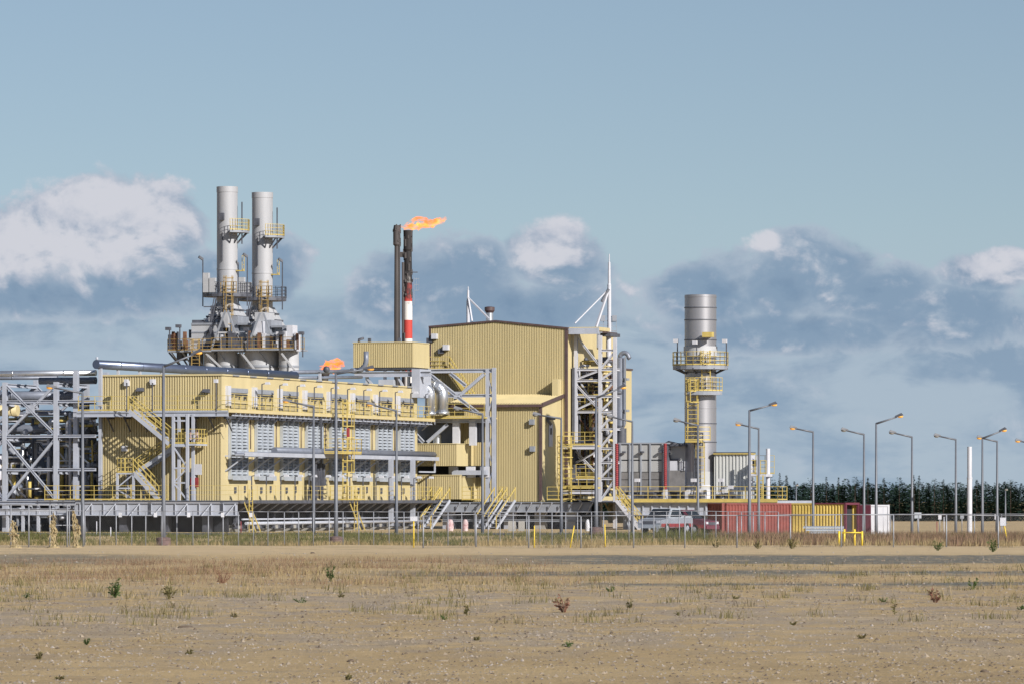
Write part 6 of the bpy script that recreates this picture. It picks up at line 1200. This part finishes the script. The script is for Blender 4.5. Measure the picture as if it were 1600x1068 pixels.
# pebbles, clods and stones
def pebbles(name, n, p0, p1, r0, r1, m, lab, seed):
    """flat-bottomed five-sided stones, spread evenly over the visible ground"""
    g = np.random.default_rng(seed); b5 = np.array([(1, 0, 0), (.3, .95, 0), (-.8, .6, 0), (-.8, -.6, 0), (.3, -.95, 0), (.1, 0, .8)]); fc = np.array([(0, 1, 5), (1, 2, 5), (2, 3, 5), (3, 4, 5), (4, 0, 5)])
    Y = FPX * HC / (p0 + (p1 - p0) * g.random(n) - HOR); X = (g.random(n) - .5) * Y * .225; r = (r0 + (r1 - r0) * g.random(n) ** 3) * (Y / 100) ** .5; keep = np.array([mnoise.noise(Vector((x * .25, y * .06, seed))) for x, y in zip(X, Y)]) + g.normal(0, .35, n) > -.12
    X, Y, r = X[keep], Y[keep], r[keep]; n = len(X); a = g.random(n) * 6.28; c, s = np.cos(a), np.sin(a); q = b5[None] * (r[:, None, None]) * (.65 + .7 * g.random((n, 6, 1))); z = np.array([ground_z(x, y) for x, y in zip(X, Y)]) - .004
    V = np.stack([q[..., 0] * c[:, None] - q[..., 1] * s[:, None] + X[:, None], q[..., 0] * s[:, None] + q[..., 1] * c[:, None] + Y[:, None], q[..., 2] * g.uniform(.5, 1.1, (n, 1)) + z[:, None]], 2).reshape(-1, 3); F = (np.arange(n)[:, None, None] * 6 + fc[None]).reshape(-1, 3)
    me = bpy.data.meshes.new(name); me.from_pydata(V.tolist(), [], F.tolist()); me.materials.append(MT[m]); me.update(); o = bpy.data.objects.new(name, me); COL.objects.link(o); tag(o, lab, 'gravel', kind='stuff')
pebbles('pebbles', 22000, 872, 1075, .008, .06, 'stone', 'pale pebbles scattered over the sand', 1)
pebbles('grey_pebbles', 26000, 862, 1075, .010, .045, 'greystone', 'grey pebbles scattered in patches over the sand', 3)
pebbles('dark_clods', 20000, 872, 1075, .008, .05, 'clod', 'brown clods and bark bits scattered over the sand', 2)
for lab, px, py, w in (('dark lump of soil lying alone on the bare sand', 548, 1031, 12), ('pale flat stone on the sand', 607, 985, 14), ('dark long clod on the bare sand', 1188, 1052, 14), ('brown lump on the sand near the tall fence', 489, 864, 8), ('dark clod cluster on the sand below the white container', 1538, 1052, 14), ('flat pale slab of sandstone on the bare sand', 690, 1030, 22), ('long thin dark stick on the sand', 490 - 200, 980, 24), ('dark clod below the yellow barrier', 1460, 1047, 10)):
    Y = ground_y(py); s = FPX / Y; X = (px - 800) / s; w /= s; gz = ground_z(X, Y); pale = 'pale' in lab; m = MB(); m.blob((X, Y, gz), (w / 2, w * .35, w * (.10 if pale or 'long' in lab else .26)), 9, 6, .55, 1.5, px); o = m.build('sand_clod' if not pale else 'flat_stone', 'stone' if pale else 'clod'); tag(o, lab, 'stone' if pale else 'clod')
# ------------------------------------------------------------------ the wood
def conifer(V, F, x, y, z, h, w, rs, pine):
    n = int(310 + 80 * rs.random())
    for i in range(n):
        u = rs.random() ** .85; zz = z + h * (.02 + .98 * u); r = w * ((1 - u) ** .8 * .9 + .06) * (.25 + .75 * rs.random()) if not pine else w * (math.sin(min(1, max(0.12, (u - .02) / .98)) * 2.75) * .8 + .12) * (.2 + .8 * rs.random())
        a = rs.random() * 6.283; c = Vector((x + r * math.cos(a), y + r * math.sin(a), zz)); L = (.3 + .5 * rs.random()) * (1.15 - .5 * u) * w * .5; d = Vector((math.cos(a) * L, math.sin(a) * L, -.25 * L + rs.random() * .5 * L)); e = Vector((-math.sin(a), math.cos(a), 0)) * L * .55; k = len(V)
        V += [tuple(c - d * .4), tuple(c + e + Vector((0, 0, -.1 * L))), tuple(c + d), tuple(c - e + Vector((0, 0, .25 * L)))]; F += [(k, k + 1, k + 2, k + 3)]
def meshobj(name, V, F, m, parent=None):
    me = bpy.data.meshes.new(name); me.from_pydata(V, [], F); me.materials.append(MT[m]); me.update(); o = bpy.data.objects.new(name, me); COL.objects.link(o); o.parent = parent; return o
rs = random.Random(9); V, F = [], []
for row in range(7):
    y = 1290 + row * 14; x = -40
    while x < 300:
        X = x + rs.uniform(-.8, .8); Yy = y + rs.uniform(-5, 5); conifer(V, F, X, Yy, ground_z(X, Yy) - .2, rs.uniform(7.8, 9.8) + row * .12 + 1.2 * mnoise.noise(Vector((X * .06, row, 0))), rs.uniform(1.3, 2.1), rs, rs.random() < .8); x += rs.uniform(1.2, 2.2) if row < 3 else rs.uniform(2.0, 3.4)
o = meshobj('wood', V, F, 'needle'); tag(o, 'dark conifer wood closing the view beyond the gravel yard', 'wood', kind='stuff')
ST_ = 8000 / 1282.0
for i, (px, pt) in enumerate(((1204, 741), (1218, 738), (1229, 742), (1267, 746), (1291, 744), (1310, 745), (1336, 744), (1356, 745), (1381, 746), (1405, 745), (1428, 741), (1436, 742), (1460, 747), (1474, 748), (1526, 749), (1579, 748))):
    X = (px - 800) / ST_; Y = 1282.0; z = ground_z(X, Y); h = HC + (HOR - pt) / ST_ - z; t = thing('pine_tree', 'taller dark conifer whose tip stands out above the wood', 'tree', (X, Y, z), 'conifers standing out above the wood', False); V, F = [], []; conifer(V, F, 0, 0, 0, h, rs.uniform(1.2, 1.7), rs, i % 3 == 0)
    meshobj('crown', V, F, 'needle', t); m = MB(); m.tube([(0, 0, -.3), (0, 0, h * .5), (0, 0, h * .97)], .1, 6, True, [.16, .1, .02]); q = m.build('trunk', 'bark', None); q.parent = t
